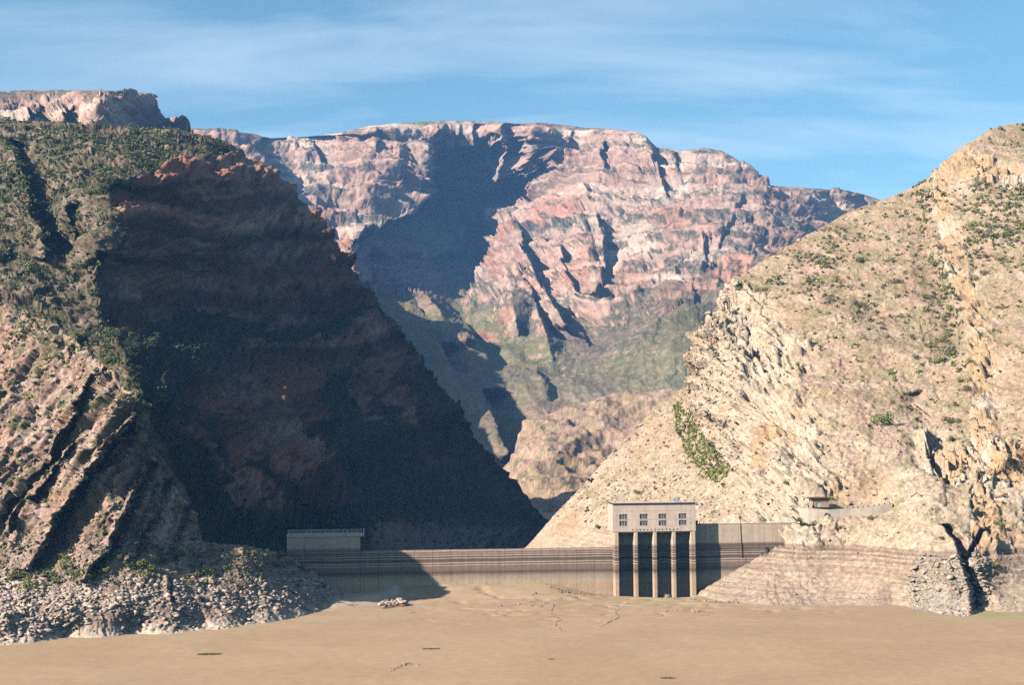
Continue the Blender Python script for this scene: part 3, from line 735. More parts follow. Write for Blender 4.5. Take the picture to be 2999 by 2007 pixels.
grn = sstep(2215, 2260, spx) * (1 - sstep(4, 13, np.abs(spy - 1407)))
mc = mix(mc, C3(.34, .36, .15) + 0 * mc, np.where(front, grn, 0) * sstep(-.5, .3, fbm(G0 / 5., 2)) * .9)
mc = mc * (.95 + .1 * rr)[..., None]
M_mud = terrain_mat('dry_silt', .45, .07, .15, .10)
gm = mesh_np('reservoir_bed', G0.reshape(-1, 3), grid_faces(*GX.shape), mc.reshape(-1, 3), smooth=True)
go = obj('reservoir_bed', gm, M_mud); go['kind'] = 'structure'
print('terrain', round(time.time() - T0, 1))

# ================================================================== DAM, INTAKE TOWER, HUT
def concrete_mat(name, base, stained=True):
    """weathered concrete; below the old full-supply level it carries the bands of former water levels"""
    m, n, l, b = principled(name, 0.9, 0.15)
    g = nd(n, 'ShaderNodeNewGeometry'); s = nd(n, 'ShaderNodeSeparateXYZ'); l.new(g.outputs['Position'], s.inputs[0])
    t = nd(n, 'ShaderNodeTexNoise'); t.inputs['Scale'].default_value = 0.9; t.inputs['Detail'].default_value = 7; t.inputs['Roughness'].default_value = .6
    l.new(g.outputs['Position'], t.inputs['Vector'])
    mpn = nd(n, 'ShaderNodeMapping'); mpn.inputs['Scale'].default_value = (.9, .9, .05); l.new(g.outputs['Position'], mpn.inputs[0])
    t2 = nd(n, 'ShaderNodeTexNoise'); t2.inputs['Scale'].default_value = 1.0; t2.inputs['Detail'].default_value = 4; l.new(mpn.outputs[0], t2.inputs['Vector'])
    mr = nd(n, 'ShaderNodeMapRange'); mr.inputs['From Min'].default_value = .3; mr.inputs['From Max'].default_value = .7; mr.inputs['To Min'].default_value = .74 * ALB; mr.inputs['To Max'].default_value = 1.2 * ALB
    ad = nd(n, 'ShaderNodeMath', operation='ADD'); l.new(t.outputs['Fac'], ad.inputs[0]); l.new(t2.outputs['Fac'], ad.inputs[1])
    hf = nd(n, 'ShaderNodeMath', operation='MULTIPLY'); hf.inputs[1].default_value = .5; l.new(ad.outputs[0], hf.inputs[0]); l.new(hf.outputs[0], mr.inputs['Value'])
    x = nd(n, 'ShaderNodeVectorMath', operation='SCALE'); l.new(mr.outputs[0], x.inputs['Scale'])
    if stained:
        wob = nd(n, 'ShaderNodeTexNoise'); wob.inputs['Scale'].default_value = .12; wob.inputs['Detail'].default_value = 6; l.new(g.outputs['Position'], wob.inputs['Vector'])
        wm = nd(n, 'ShaderNodeMath', operation='MULTIPLY_ADD'); wm.inputs[1].default_value = .5; wm.inputs[2].default_value = -.25; l.new(wob.outputs['Fac'], wm.inputs[0])
        za = nd(n, 'ShaderNodeMath', operation='ADD'); l.new(s.outputs['Z'], za.inputs[0]); l.new(wm.outputs[0], za.inputs[1])
        fr = nd(n, 'ShaderNodeMapRange'); fr.inputs['From Min'].default_value = 0; fr.inputs['From Max'].default_value = 22; l.new(za.outputs[0], fr.inputs['Value'])
        rp = nd(n, 'ShaderNodeValToRGB'); l.new(fr.outputs[0], rp.inputs[0])
        tan, org, brn, drk, lt = (.60, .455, .33), (.62, .42, .265), (.27, .185, .145), (.16, .105, .085), (.76, .62, .50)
        st = [(0, tan), (3.0, org), (4.6, tan), (6.3, (.46, .34, .25)), (7.2, (.22, .155, .12)), (7.5, drk), (7.9, (.26, .185, .14)), (8.9, (.31, .225, .165)), (9.4, brn), (9.55, lt), (9.75, brn), (10.1, (.25, .17, .14)), (10.3, lt),
              (10.5, brn), (11.3, drk), (11.55, brn), (11.72, lt), (11.9, drk), (12.2, (.17, .11, .09)), (12.42, lt), (12.6, drk), (12.85, brn), (13.05, (.40, .31, .25)), (13.3, drk), (13.6, brn), (13.85, (.42, .33, .27)), (14.1, brn), (14.9, (.36, .27, .21)), (15.4, base), (22, base)]
        el = rp.color_ramp.elements
        el[0].position = 0; el[0].color = (*st[0][1], 1); el[1].position = 1; el[1].color = (*base, 1)
        for zz, cc in st[1:-1]:
            e = el.new(zz / 22.0); e.color = (*cc, 1)
        l.new(rp.outputs[0], x.inputs[0])
    else:
        x.inputs[0].default_value = base
    l.new(x.outputs[0], b.inputs['Base Color'])
    bp = nd(n, 'ShaderNodeBump'); bp.inputs['Strength'].default_value = .25; bp.inputs['Distance'].default_value = .05
    l.new(t.outputs['Fac'], bp.inputs['Height']); l.new(bp.outputs[0], b.inputs['Normal'])
    return m


M_conc = concrete_mat('stained_concrete', (.67, .505, .39))
M_bldg = concrete_mat('pale_concrete', (.73, .575, .47), False)
M_coping = plain('coping_concrete', (.62, .53, .45))
M_dark = plain('bitumen', (.045, .032, .028), .9)
M_frame = plain('window_frame', (.50, .48, .47), .5)
M_glass, _n, _l, _b = principled('window_glass', .12, .5); _b.inputs['Base Color'].default_value = (.035, .06, .06, 1)
M_rail = plain('galvanised_rail', (.62, .62, .62), .5, .4, .06)
M_rust = plain('rusty_steel', (.075, .045, .035), .8)
M_solar, _n, _l, _b = principled('solar_glass', .2, .5); _b.inputs['Base Color'].default_value = (.10, .17, .30, 1)
M_white = plain('white_paint', (.68, .67, .66), .6)
M_letter = plain('letter_metal', (.05, .045, .045), .6)
M_hut = plain('hut_plaster', (.50, .36, .25), .9)
M_roof = plain('brown_roof', (.16, .08, .05), .8)


class MB:
    def __init__(s):
        s.v, s.f = [], []

    def box(s, x0, x1, y0, y1, z0, z1):
        b = len(s.v)
        s.v += [(x, y, z) for z in (z0, z1) for y in (y0, y1) for x in (x0, x1)]
        s.f += [tuple(b + i for i in q) for q in ((0, 2, 3, 1), (4, 5, 7, 6), (0, 1, 5, 4), (2, 6, 7, 3), (0, 4, 6, 2), (1, 3, 7, 5))]
        return s

    def prism(s, prof, x0, x1):
        """closed profile [(y, z)...] swept along x"""
        b = len(s.v); n = len(prof)
        s.v += [(x0, y, z) for y, z in prof] + [(x1, y, z) for y, z in prof]
        s.f += [(b + i, b + (i + 1) % n, b + n + (i + 1) % n, b + n + i) for i in range(n)]
        s.f += [tuple(b + i for i in range(n))[::-1], tuple(b + n + i for i in range(n))]
        return s

    def post(s, prof, z0, z1):
        """closed plan [(x, y)...] raised in z"""
        b = len(s.v); n = len(prof)
        s.v += [(x, y, z0) for x, y in prof] + [(x, y, z1) for x, y in prof]
        s.f += [(b + i, b + (i + 1) % n, b + n + (i + 1) % n, b + n + i) for i in range(n)]
        s.f += [tuple(b + i for i in range(n))[::-1], tuple(b + n + i for i in range(n))]
        return s

    def rod(s, p, q, r, n=6):
        p, q = Vector(p), Vector(q); d = (q - p).normalized(); a = d.orthogonal().normalized(); c = d.cross(a); b = len(s.v)
        for o in (p, q):
            s.v += [tuple(o + r * (math.cos(2 * math.pi * i / n) * a + math.sin(2 * math.pi * i / n) * c)) for i in range(n)]
        s.f += [(b + i, b + (i + 1) % n, b + n + (i + 1) % n, b + n + i) for i in range(n)]
        s.f += [tuple(b + i for i in range(n))[::-1], tuple(b + n + i for i in range(n))]
        return s

    def build(s, name, mat, parent=None, bevel=0):
        me = bpy.data.meshes.new(name); me.from_pydata(s.v, [], s.f)
        bm = bmesh.new(); bm.from_mesh(me); bmesh.ops.recalc_face_normals(bm, faces=bm.faces)
        if bevel:
            bmesh.ops.bevel(bm, geom=[e for e in bm.edges if len(e.link_faces) == 2 and e.calc_face_angle(0) > .6], offset=bevel, segments=1, affect='EDGES')
        bm.to_mesh(me); bm.free()
        return obj(name, me, mat, parent)


def empty(name, loc, rz=0):
    e = bpy.data.objects.new(name, None); col.objects.link(e); e.location = loc; e.rotation_euler = (0, 0, rz)
    return e


# local frame of the dam: x along the crest, -y upstream (towards the viewer)
dam = empty('dam', (DO[0], DO[1], 0), DAM_A)
tag(dam, 'low concrete spillway dam with dark water-level bands across the gorge', 'dam')
S0 = -76.2
prof = [(0, -6), (0, 12.4), (.12, 13.1), (.5, 13.75), (1.1, 14.1), (1.8, 14.2), (2.6, 14.05), (3.8, 13.4), (5.5, 12), (9, 8), (14, 1), (16, -6)]
nb = 14; w = -S0 / nb
for k in range(nb):
    a = S0 + k * w; j = rng.uniform(-.02, .02)
    MB().prism([(y + j, z + rng.uniform(-.015, .015) * 0) for y, z in prof], a + .025, a + w - .025).build('spillway_block', M_conc, dam, .05)
MB().box(S0, -.1, .35, 9.0, -6, 11.3).build('joint_light_stop', M_conc, dam)  # hidden box inside the blocks, there to stop light leaking through the joints
# right-hand wall: overhanging parapet block above, stepping back below the full-supply level
prof = [(0, -6), (0, 12.6), (-.08, 13.4), (-.28, 14.3), (-.5, 15.1), (-.5, 20.85), (3.6, 20.85), (3.6, -6)]
xs_ = [24.95, 30.2, 36.6, 43.0, 49.4, 56.0, 64.0]
for a, b_ in zip(xs_[:-1], xs_[1:]):
    MB().prism(prof, a + .02, b_ - .02).build('wall_block', M_conc, dam, .04)
for a, b_ in zip(xs_[:-1], xs_[1:]):
    MB().box(a + .01, b_ - .01, -.6, -.1, 20.852, 21.08).build('coping', M_coping, dam, .02)
for x in np.arange(26.0, 58.0, 2.0):
    MB().box(x - .03, x + .03, -.4, -.34, 21.08, 22.0).build('railing_post', M_rail, dam)
for z in (21.5, 21.98):
    MB().rod((25, -.37, z), (58, -.37, z), .022, 5).build('handrail', M_rail, dam)
# gauge pipe and its little box on the crest
gp = MB().rod((39.4, -.6, 20.8), (39.6, -.6, 15.1), .085).rod((39.6, -.6, 15.1), (39.75, -.22, 13.2), .085).rod((39.75, -.22, 13.2), (39.85, -.16, 10.6), .085).build('gauge_pipe', M_rust, dam)
MB().box(39.1, 39.7, -.75, -.25, 22.4, 23.1).box(39.3, 39.5, -.58, -.42, 21.08, 22.4).build('gauge_box', M_rust, gp)
MB().rod((40.9, -.1, 10.5), (40.95, -.08, 4.2), .03).build('gauge_wire', M_rust, dam)
# left-hand wall with its cap and railing
la = [-98, -92.5, -87, -81.6, S0]
for a, b_ in zip(la[:-1], la[1:]):
    MB().prism([(-.35, -6), (-.35, 18.6), (4.0, 18.6), (4.0, -6)], a + .02, b_ - .02).build('abutment_block', M_conc, dam, .04)
for a, b_ in zip(la[:-1], la[1:]):
    e = 1.15 if b_ == S0 else 0
    MB().box(a + .01, b_ - .01 + e, -.62, 4.3, 18.602, 19.5).build('crest_slab', M_coping, dam, .04)
for x in np.arange(-97.5, S0 + 1.2, 1.35):
    MB().box(x - .05, x + .05, -.55, -.45, 19.5, 20.75).build('railing_post', M_white, dam)
for x in np.arange(-97.5, S0, 1.35):
    p = MB()
    for q in np.arange(x + .13, x + 1.3, .17):
        p.box(q - .022, q + .022, -.52, -.48, 19.6, 20.62)
    p.build('railing_panel', M_rail, dam)
MB().box(-97.5, S0 + 1.1, -.56, -.44, 20.75, 20.86).build('handrail', M_white, dam)
MB().box(S0 + 1.0, S0 + 1.12, -.44, 4.2, 19.5, 20.86).build('end_panel', M_white, dam, .02)

tower = empty('intake_tower', (DO[0], DO[1], 0), DAM_A)
tag(tower, 'pale concrete intake tower with eight windows above four tall dark bays', 'tower')
TF = -4.6
for a, b_ in [(0, 1.5), (6.0, 7.3), (11.8, 13.07), (17.55, 18.85), (23.2, 24.85)]:
    r = .3
    MB().post([(a, .3), (a, TF + r * .6), (a + r * .25, TF + r * .15), (a + r * .7, TF), (b_ - r * .9, TF), (b_ - r * .3, TF + r * .3), (b_, TF + r), (b_, .3)], -6, 19.2).build('pier', M_conc, tower, 0)
# haunches where the piers splay out to carry the house
for a, b_ in [(1.5, 6.0), (7.3, 11.8), (13.07, 17.55), (18.85, 23.2)]:
    MB().box(a + .003, b_ - .003, TF + .35, TF + .85, 18.75, 19.2).build('bay_lintel', M_conc, tower)
    MB().box(a + .003, b_ - .003, -.25, .25, -6, 19.2).build('bay_wall', M_conc, tower)
Z0, Z1, X0, X1, YB = 19.2, 27.35, -.42, 24.8, 6.0
WIN = [(x, x + 2.42, z, z + 1.46) for x in (1.62, 7.80, 13.52, 19.66) for z in (20.98, 22.97)]
m = MB()
gxs = sorted({X0, X1, *[w_[0] for w_ in WIN], *[w_[1] for w_ in WIN]}); gzs = sorted({Z0, Z1, *[w_[2] for w_ in WIN], *[w_[3] for w_ in WIN]})
YF = TF - .06
for i in range(len(gxs) - 1):
    for j in range(len(gzs) - 1):
        if any(abs(gxs[i] - w_[0]) < 1e-6 and abs(gzs[j] - w_[2]) < 1e-6 for w_ in WIN):
            continue
        b = len(m.v); m.v += [(gxs[i], YF, gzs[j]), (gxs[i + 1], YF, gzs[j]), (gxs[i + 1], YF, gzs[j + 1]), (gxs[i], YF, gzs[j + 1])]; m.f.append((b, b + 1, b + 2, b + 3))
for x0, x1, z0, z1 in WIN:
    for q in ([(x0, z0), (x1, z0)], [(x1, z0), (x1, z1)], [(x1, z1), (x0, z1)], [(x0, z1), (x0, z0)]):
        (xa, za), (xb, zb) = q; b = len(m.v)
        m.v += [(xa, YF, za), (xb, YF, zb), (xb, YF + .32, zb), (xa, YF + .32, za)]; m.f.append((b, b + 1, b + 2, b + 3))
b = len(m.v); m.v += [(X0, YF, Z0), (X1, YF, Z0), (X1, YB, Z0), (X0, YB, Z0), (X0, YF, Z1), (X1, YF, Z1), (X1, YB, Z1), (X0, YB, Z1)]
m.f += [(b, b + 3, b + 2, b + 1), (b + 4, b + 5, b + 6, b + 7), (b, b + 4, b + 7, b + 3), (b + 1, b + 2, b + 6, b + 5), (b + 2, b + 3, b + 7, b + 6)]
me = bpy.data.meshes.new('wall'); me.from_pydata(m.v, [], m.f); obj('wall', me, M_bldg, tower)
rf = MB().box(X0 - .02, X1 + .05, YF - .28, YB + .1, Z1 + .004, Z1 + .36).build('roof', M_dark, tower, .02)
MB().box(X0 + .3, X1 - .3, YF + .3, YB - .3, Z1 + .36, Z1 + .42).build('roof_deck', M_coping, rf)
MB().box(X0 - .03, X1 + .03, YF - .07, YF - .01, Z0 - .02, Z0 + .1).build('drip_ledge', M_bldg, tower)
for z in (22.7, 25.4):
    MB().box(X0 + .02, X1 - .02, YF - .03, YF - .002, z, z + .06).build('formwork_joint', M_bldg, tower)
for x0, x1, z0, z1 in WIN:
    f = MB(); ww = (x1 - x0) / 3; y0 = YF + .2
    for k in range(4):
        x = x0 + k * ww; tk = .06 if k in (0, 3) else .075
        f.box(max(x0, x - tk), min(x1, x + tk), y0, y0 + .08, z0 + .002, z1 - .002)
    for k in range(3):
        xa, xb = x0 + k * ww + .08, x0 + (k + 1) * ww - .08
        for q in (0.0, .27, .52, .76, 1.0):
            zz = z0 + .03 + q * (z1 - z0 - .06); f.box(xa, xb, y0 + .02, y0 + .07, zz - .018, zz + .018)
    wf = f.build('window', M_frame, tower)
    for k in range(3):
        MB().box(x0 + k * ww + .03, x0 + (k + 1) * ww - .03, y0 + .085, y0 + .10, z0 + .01, z1 - .01).build('pane', M_glass, wf)
    MB().box(x0 - .1, x1 + .1, YF - .05, YF + .15, z0 - .09, z0 - .004).build('sill', M_bldg, wf)
for k, ch in enumerate('GAMKAPOORTDAM'):
    cu = bpy.data.curves.new('letter', 'FONT'); cu.body = ch; cu.size = .66; cu.extrude = .03; cu.align_x = 'CENTER'
    to = bpy.data.objects.new('letter_curve', cu); col.objects.link(to)
    me = bpy.data.meshes.new_from_object(to.evaluated_get(bpy.context.evaluated_depsgraph_get())); me.name = 'letter'
    bpy.data.objects.remove(to)
    me.transform(Matrix.Translation((5.65 + k * 1.125, YF - .04, 19.5)) @ Matrix.Rotation(R(90), 4, 'X'))
    obj('letter', me, M_letter, tower)
MB().box(22.95, 23.3, YF - .04, YF - .01, 21.35, 21.95).build('notice_plate', plain('pale_blue_plate', (.33, .38, .55), .5), tower)
for k in (0, 1):
    e = empty('solar_panel', (0, 0, 0)); e.matrix_world = tower.matrix_basis @ Matrix.Translation((19.0 + k * .98, -2.5, Z1 + .42))
    e['label'] = ['small blue solar panel on the tower roof, nearer the middle', 'small blue solar panel on the tower roof, nearer the right corner'][k]; e['category'] = 'solar panel'; e['group'] = 'solar panels on the tower roof'
    MB().prism([(-.1, .35), (-.06, .35), (.34, 1.05), (.30, 1.07)], -.4, .4).build('panel', M_solar, e)
    for q in (-.3, .3):
        MB().rod((q, .2, .85), (q, .3, 0), .03).build('leg', M_rail, e); MB().rod((q, -.06, .36), (q, -.06, 0), .03).build('leg', M_rail, e)
hm = empty('hoist_motor', (0, 0, 0)); hm.matrix_world = tower.matrix_basis @ Matrix.Translation((25.9, -.55, 20.85))
tag(hm, 'small rusty hoist motor on the dam crest against the tower', 'motor')
MB().box(-.55, .3, -.3, .3, .0, .55).build('base', M_rust, hm, .03)
MB().rod((-.6, 0, .85), (.35, 0, .85), .34, 10).build('drum', M_rust, hm)
MB().box(-.7, -.45, -.25, .25, 1.1, 1.75).build('motor_housing', M_rust, hm, .04)
MB().rod((.9, 0, 0), (.9, 0, .9), .13, 8).build('bollard_head', M_rust, hm)

# ---- hut on its terrace, retaining wall, kerb stones of the track
hp = at(1897, 1161.5, 435.5); hut = empty('hut', tuple(hp), R(6))
tag(hut, 'small flat-roofed plastered hut on a terrace above the right shore', 'hut')
HWW, HH = 5.0, 2.75
m = MB(); DX0, DX1, DZ = -3.9, -2.3, 1.55
m.box(-5.0, DX0, 0, 4, 0, HH).box(DX0 + .002, DX1 - .002, 0, 4, DZ, HH).box(DX1, 0, 0, 4, 0, HH).box(DX0 + .002, DX1 - .002, .25, 4, 0, DZ - .002)
m.build('wall', M_hut, hut)
MB().box(-6.3, .35, -.75, 4.2, HH + .004, HH + .26).build('roof', M_roof, hut, .02)
dr = MB().box(DX0 + .05, DX1 - .05, .14, .2, .02, DZ - .05).build('shutter', M_white, hut)
for k in range(5):
    MB().box(DX0 + .08, DX1 - .08, .12, .137, .12 + k * .28, .30 + k * .28).build('slat', M_white, dr)
MB().rod((-5.95, -.55, 0), (-5.95, -.55, HH), .06).build('porch_post', M_white, hut)
MB().box(-5.3, -5.02, -.3, .1, .0, .75).build('red_cabinet', plain('red_paint', (.30, .04, .04), .5), hut, .02)
MB().prism([(-.16, HH - .35), (-.03, HH - .35), (-.03, HH - .22), (-.16, HH - .22)], -4.6, -.1).build('gutter', M_roof, hut)
for x in (-3.8, -1.6):
    MB().rod((x, 2, HH + .26), (x, 2, HH + .9), .05).build('vent_pipe', M_rail, hut)
mast = empty('mast', tuple(at(1846, 1164, 436.0)))
tag(mast, 'thin white mast standing at the left end of the hut terrace', 'mast')
MB().rod((0, 0, 0), (0, 0, 6.2), .05).build('pole', M_white, mast); MB().box(-.2, .2, -.12, .12, 0, .3).build('base', M_coping, mast)
# terrace wall under the hut and along the track
tw = empty('retaining_wall', (0, 0, 0)); tag(tw, 'pale retaining wall carrying the hut terrace and the track', 'wall')
tr = [(1829, 1163, 435.5), (1850, 1163.5, 434.1), (1870, 1165, 433.7), (1895, 1167, 433.5), (1920, 1166, 433.7), (1945, 1164.5, 433.8), (1970, 1163, 433.5), (1995, 1160, 433.3), (2018, 1156.5, 433.3), (2042, 1152, 433.5)]
TW = [at(*q) for q in tr]; hts = [4.8, 5.0, 4.6, 3.4, 3.0, 3.0, 3.0, 3.2, 3.4, 3.0]
M_ret = plain('terrace_concrete', (.66, .55, .44), .9, .1, .12, .5)
for k in range(len(TW) - 1):
    p, q = TW[k], TW[k + 1]; m = MB(); b = 0
    d = Vector((q - p)[:2]).normalized(); n2 = Vector((-d.y, d.x)); ha, hb = hts[k], hts[k + 1]
    g = .015
    for (o, h_) in ((Vector(p) + g * Vector((d.x, d.y, 0)), ha), (Vector(q) - g * Vector((d.x, d.y, 0)), hb)):
        for s_, zz in ((0, 0), (.45, 0), (.45, -h_), (0, -h_)):
            m.v.append((o.x + n2.x * s_, o.y + n2.y * s_, o.z + zz))
    m.f = [(0, 1, 5, 4), (1, 2, 6, 5), (2, 3, 7, 6), (3, 0, 4, 7), (0, 3, 2, 1), (4, 5, 6, 7)]
    m.build('wall_panel', M_ret, tw)
# levelled terrace behind the wall
tv = []
for p in TW:
    tv += [tuple(p + np.array([0, .4, -.12])), tuple(p + np.array([p[0] / 437 * 9, 9.0, -.1]))]
me = bpy.data.meshes.new('track'); me.from_pydata(tv, [], [(2 * k, 2 * k + 2, 2 * k + 3, 2 * k + 1) for k in range(len(TW) - 1)]); o = obj('track', me, plain('track_gravel', (.50, .41, .31), .95, .05, .15, .4)); o['kind'] = 'structure'
BX = [1928, 1940, 1952, 1963, 1975, 1987, 2000, 2012, 2024, 2036]
ordn = ['first', 'second', 'third', 'fourth', 'fifth', 'sixth', 'seventh', 'eighth', 'ninth', 'tenth']
TWs = np.array([to_sheet(p) for p in TW])
for k, bx_ in enumerate(BX):
    i = np.searchsorted(TWs[:, 0], bx_) - 1; i = int(np.clip(i, 0, len(TW) - 2)); f_ = (bx_ - TWs[i, 0]) / (TWs[i + 1, 0] - TWs[i, 0])
    p = TW[i] + (TW[i + 1] - TW[i]) * f_ + np.array([0, .22, -.02])
    b_ = MB().post([(.16 * math.cos(a_), .16 * math.sin(a_)) for a_ in np.linspace(0, 2 * math.pi, 8, endpoint=False)], 0, .62).build('guard_stone', M_rust, None, .03)
    b_.location = tuple(p); tag(b_, 'dark guard stone on the track wall, %s from the hut' % ordn[k], 'guard stone', 'guard stones along the track')
# marker posts stepping down beside the right-hand wall
for k, (px_, py_) in enumerate([(1753, 1258), (1738, 1272), (1734, 1284), (1726, 1297), (1709, 1309)]):
    s_ = [47.2, 45.9, 44.9, 43.6, 41.6][k]; z_ = [13.1, 11.3, 9.8, 8.2, 6.6][k]
    b_ = MB().box(-.16, .16, -.16, .16, -1.2, .75).box(-.05, .05, -.2, -.162, .1, .6).build('marker_post', M_rust, None, .02)
    wp = DO + s_ * DE + .5 * DN
    b_.location = (wp[0], wp[1], z_); b_.rotation_euler = (0, 0, DAM_A)
    tag(b_, 'dark marker post at the foot of the right dam wall, %s from the top' % ordn[k], 'marker post', 'marker posts beside the dam wall')
print('dam', round(time.time() - T0, 1))

# ================================================================== SHRUBS AND ROCKS
PPM = F_PX / K                                            # sheet units per metre at 1 m


def leaf_cloud(seed, n, leaf, flat=.75, lobes=6, spread=.55):
    """leaf quads over the lobes of a bush of unit radius; returns V (n,4,3), shade (n,)"""
    g = np.random.default_rng(seed)
    lc = g.normal(size=(lobes, 3)) * np.array([spread, spread, .28]) + np.array([0, 0, .55]); lr = g.uniform(.32, .62, lobes)
    k = g.integers(0, lobes, n); d = g.normal(size=(n, 3)); d /= np.linalg.norm(d, axis=1)[:, None]
    c = lc[k] + d * (lr[k] * g.uniform(.55, 1.08, n))[:, None]
    c[:, 2] = np.abs(c[:, 2]) * flat + .02
    nn = d + .55 * g.normal(size=(n, 3)) + np.array([0, 0, .35])
    a = np.cross(nn, g.normal(size=(n, 3))); a /= np.linalg.norm(a, axis=1)[:, None]
    b = np.cross(nn, a); b /= np.linalg.norm(b, axis=1)[:, None]
    s = (leaf * g.uniform(.6, 1.35, n))[:, None]
    V = np.stack([c - a * s - b * s * .6, c + a * s - b * s * .5, c + a * s * .8 + b * s * .6, c - a * s * .9 + b * s * .5], 1)
    return V, g.uniform(.65, 1.35, n)


def leaf_mat(name):
    m, n, l, b = principled(name, .75, .15)
    a = nd(n, 'ShaderNodeAttribute', attribute_name='Col'); oi = nd(n, 'ShaderNodeObjectInfo')
    r = nd(n, 'ShaderNodeMapRange'); r.inputs['To Min'].default_value = .8 * ALB; r.inputs['To Max'].default_value = 1.2 * ALB; l.new(oi.outputs['Random'], r.inputs['Value'])
    x = nd(n, 'ShaderNodeVectorMath', operation='SCALE'); l.new(a.outputs['Color'], x.inputs[0]); l.new(r.outputs[0], x.inputs['Scale']); l.new(x.outputs[0], b.inputs['Base Color'])
    b.inputs['Subsurface Weight'].default_value = 0
    return m


M_leaf = leaf_mat('shrub_leaves'); M_twig = plain('twigs', (.12, .085, .06), .9)
TINT = {'lime green': C3(.38, .42, .10), 'bright green': C3(.30, .33, .085), 'green': C3(.19, .23, .07), 'dark green': C3(.085, .11, .05), 'grey green': C3(.25, .24, .14), 'dry yellow': C3(.42, .32, .13), 'dry brown': C3(.32, .24, .16)}
LOD_BIG = {t: [] for t in TINT}
for ti, (t, c) in enumerate(TINT.items()):
    for v in range(4):
        V, sh = leaf_cloud(100 + ti * 10 + v, 420, .085, .8, 7); n = len(V)
        cc = np.repeat(np.clip(c[None] * sh[:, None] * rng.uniform(.85, 1.15, (n, 3)), 0, 1), 4, 0)
        me = mesh_np('shrub', V.reshape(-1, 3), np.arange(4 * n).reshape(n, 4), cc); me.materials.append(M_leaf)
        LOD_BIG[t].append(me)
stem = MB()
for k in range(5):
    a_ = k * 1.26; stem.rod((0, 0, -.35), (.32 * math.cos(a_), .32 * math.sin(a_), .55), .028, 4)
stem_me = bpy.data.meshes.new('stems'); stem_me.from_pydata(stem.v, [], stem.f); stem_me.materials.append(M_twig)
SMALL = [leaf_cloud(300 + v, 46, .24, .8, 4, .4) for v in range(6)]
TINY = [leaf_cloud(330 + v, 16, .40, .8, 3, .35) for v in range(6)]

SHRUBS = []          # (position, radius, tint, zone, sheet x, sheet y, size on the sheet)


def pick(name, n, w, seed):
    """n random spots on a body of terrain, by true ground area times weight w(X, Y, P, N)"""
    g = np.random.default_rng(seed); m = MASS[name]; P, N = m['P'], m['N']
    A = np.linalg.norm(np.cross(P[1:, :-1] - P[:-1, :-1], P[:-1, 1:] - P[:-1, :-1]), axis=-1)
    X, Y = m['X'][:-1, :-1], m['Y'][:-1, :-1]
    W = A * np.clip(w(X, Y, P[:-1, :-1], N[:-1, :-1]), 0, None); W = np.minimum(W, np.percentile(W[W > 0], 99.5)) if np.any(W > 0) else W
    c = np.cumsum(W.ravel()); i = np.searchsorted(c, g.random(n) * c[-1]); i = np.clip(i, 0, W.size - 1)
    r, q = np.unravel_index(i, W.shape); f = g.random((n, 2))
    pos = P[r, q] * (1 - f[:, :1]) + P[r, q + 1] * f[:, :1]; pos = pos + (P[r + 1, q] - P[r, q]) * f[:, 1:]
    return pos, N[r, q], X[r, q], Y[r, q], g


def add_shrubs(name, zone, n, w, tints, rad, seed):
    pos, N, X, Y, g = pick(name, n, w, seed)
    rr_ = np.exp(g.normal(np.log(rad[0]), rad[1], n)); tk = g.choice(len(tints), n)
    for k in range(n):
        SHRUBS.append((pos[k], rr_[k], tints[tk[k]], zone, X[k], Y[k], rr_[k] * PPM / pos[k][1]))


def shrub_at(x, y, r, tint, zone, body):
    m = MASS[body]; k = np.argmin((m['X'] - x) ** 2 + (m['Y'] - y) ** 2); p = m['P'].reshape(-1, 3)[k]
    SHRUBS.append((p + np.array([0, 0, -.1 * r]), r, tint, zone, x, y, r * PPM / p[1] * 1.6))


for x, y, r, t in [(38, 1322, 2.1, 'green'), (62, 1324, 1.7, 'green'), (107, 1320, 2.2, 'green'), (60, 1345, 1.8, 'bright green'), (103, 1345, 1.9, 'green'), (130, 1335, 1.9, 'bright green'), (150, 1303, 2.4, 'green'), (167, 1318, 1.8, 'green'),
                   (185, 1327, 1.9, 'bright green'), (212, 1331, 2.0, 'bright green'), (92, 1278, 2.2, 'bright green'), (270, 1279, 1.7, 'green'), (292, 1297, 1.9, 'green'), (330, 1295, 1.8, 'bright green'), (341, 1307, 1.7, 'green'),
                   (370, 1289, 1.8, 'dark green'), (250, 1307, 1.3, 'bright green'), (333, 1323, 1.5, 'bright green'), (417, 1274, 2.0, 'green'), (400, 1282, 1.6, 'dark green'), (467, 1315, 2.0, 'green'), (440, 1300, 1.8, 'green'), (450, 1318, 1.4, 'green'),
                   (485, 1318, 1.5, 'bright green'), (533, 1280, 1.8, 'grey green'), (583, 1276, 2.0, 'grey green'), (560, 1290, 1.6, 'dry brown'), (612, 1275, 1.7, 'bright green'), (636, 1278, 1.9, 'dry brown'), (633, 1296, 1.8, 'green'), (660, 1290, 1.7, 'green'),
                   (683, 1303, 1.6, 'grey green'), (700, 1312, 1.3, 'dry brown'), (520, 1300, 1.4, 'green'), (590, 1300, 1.4, 'grey green'), (30, 1112, 1.4, 'green'), (205, 905, 1.2, 'green'), (160, 1030, 1.3, 'dark green'), (90, 850, 1.6, 'green'), (35, 880, 1.7, 'green'), (55, 920, 1.6, 'bright green'),
                   (100, 880, 1.2, 'green'), (20, 800, 1.4, 'green'), (100, 815, 1.3, 'bright green'), (40, 1190, 1.3, 'green'), (66, 1200, 1.2, 'green')]:
    shrub_at(x, y, r, t, 'spur_foot' if y > 1250 else 'spur_face', 'rocky_spur')
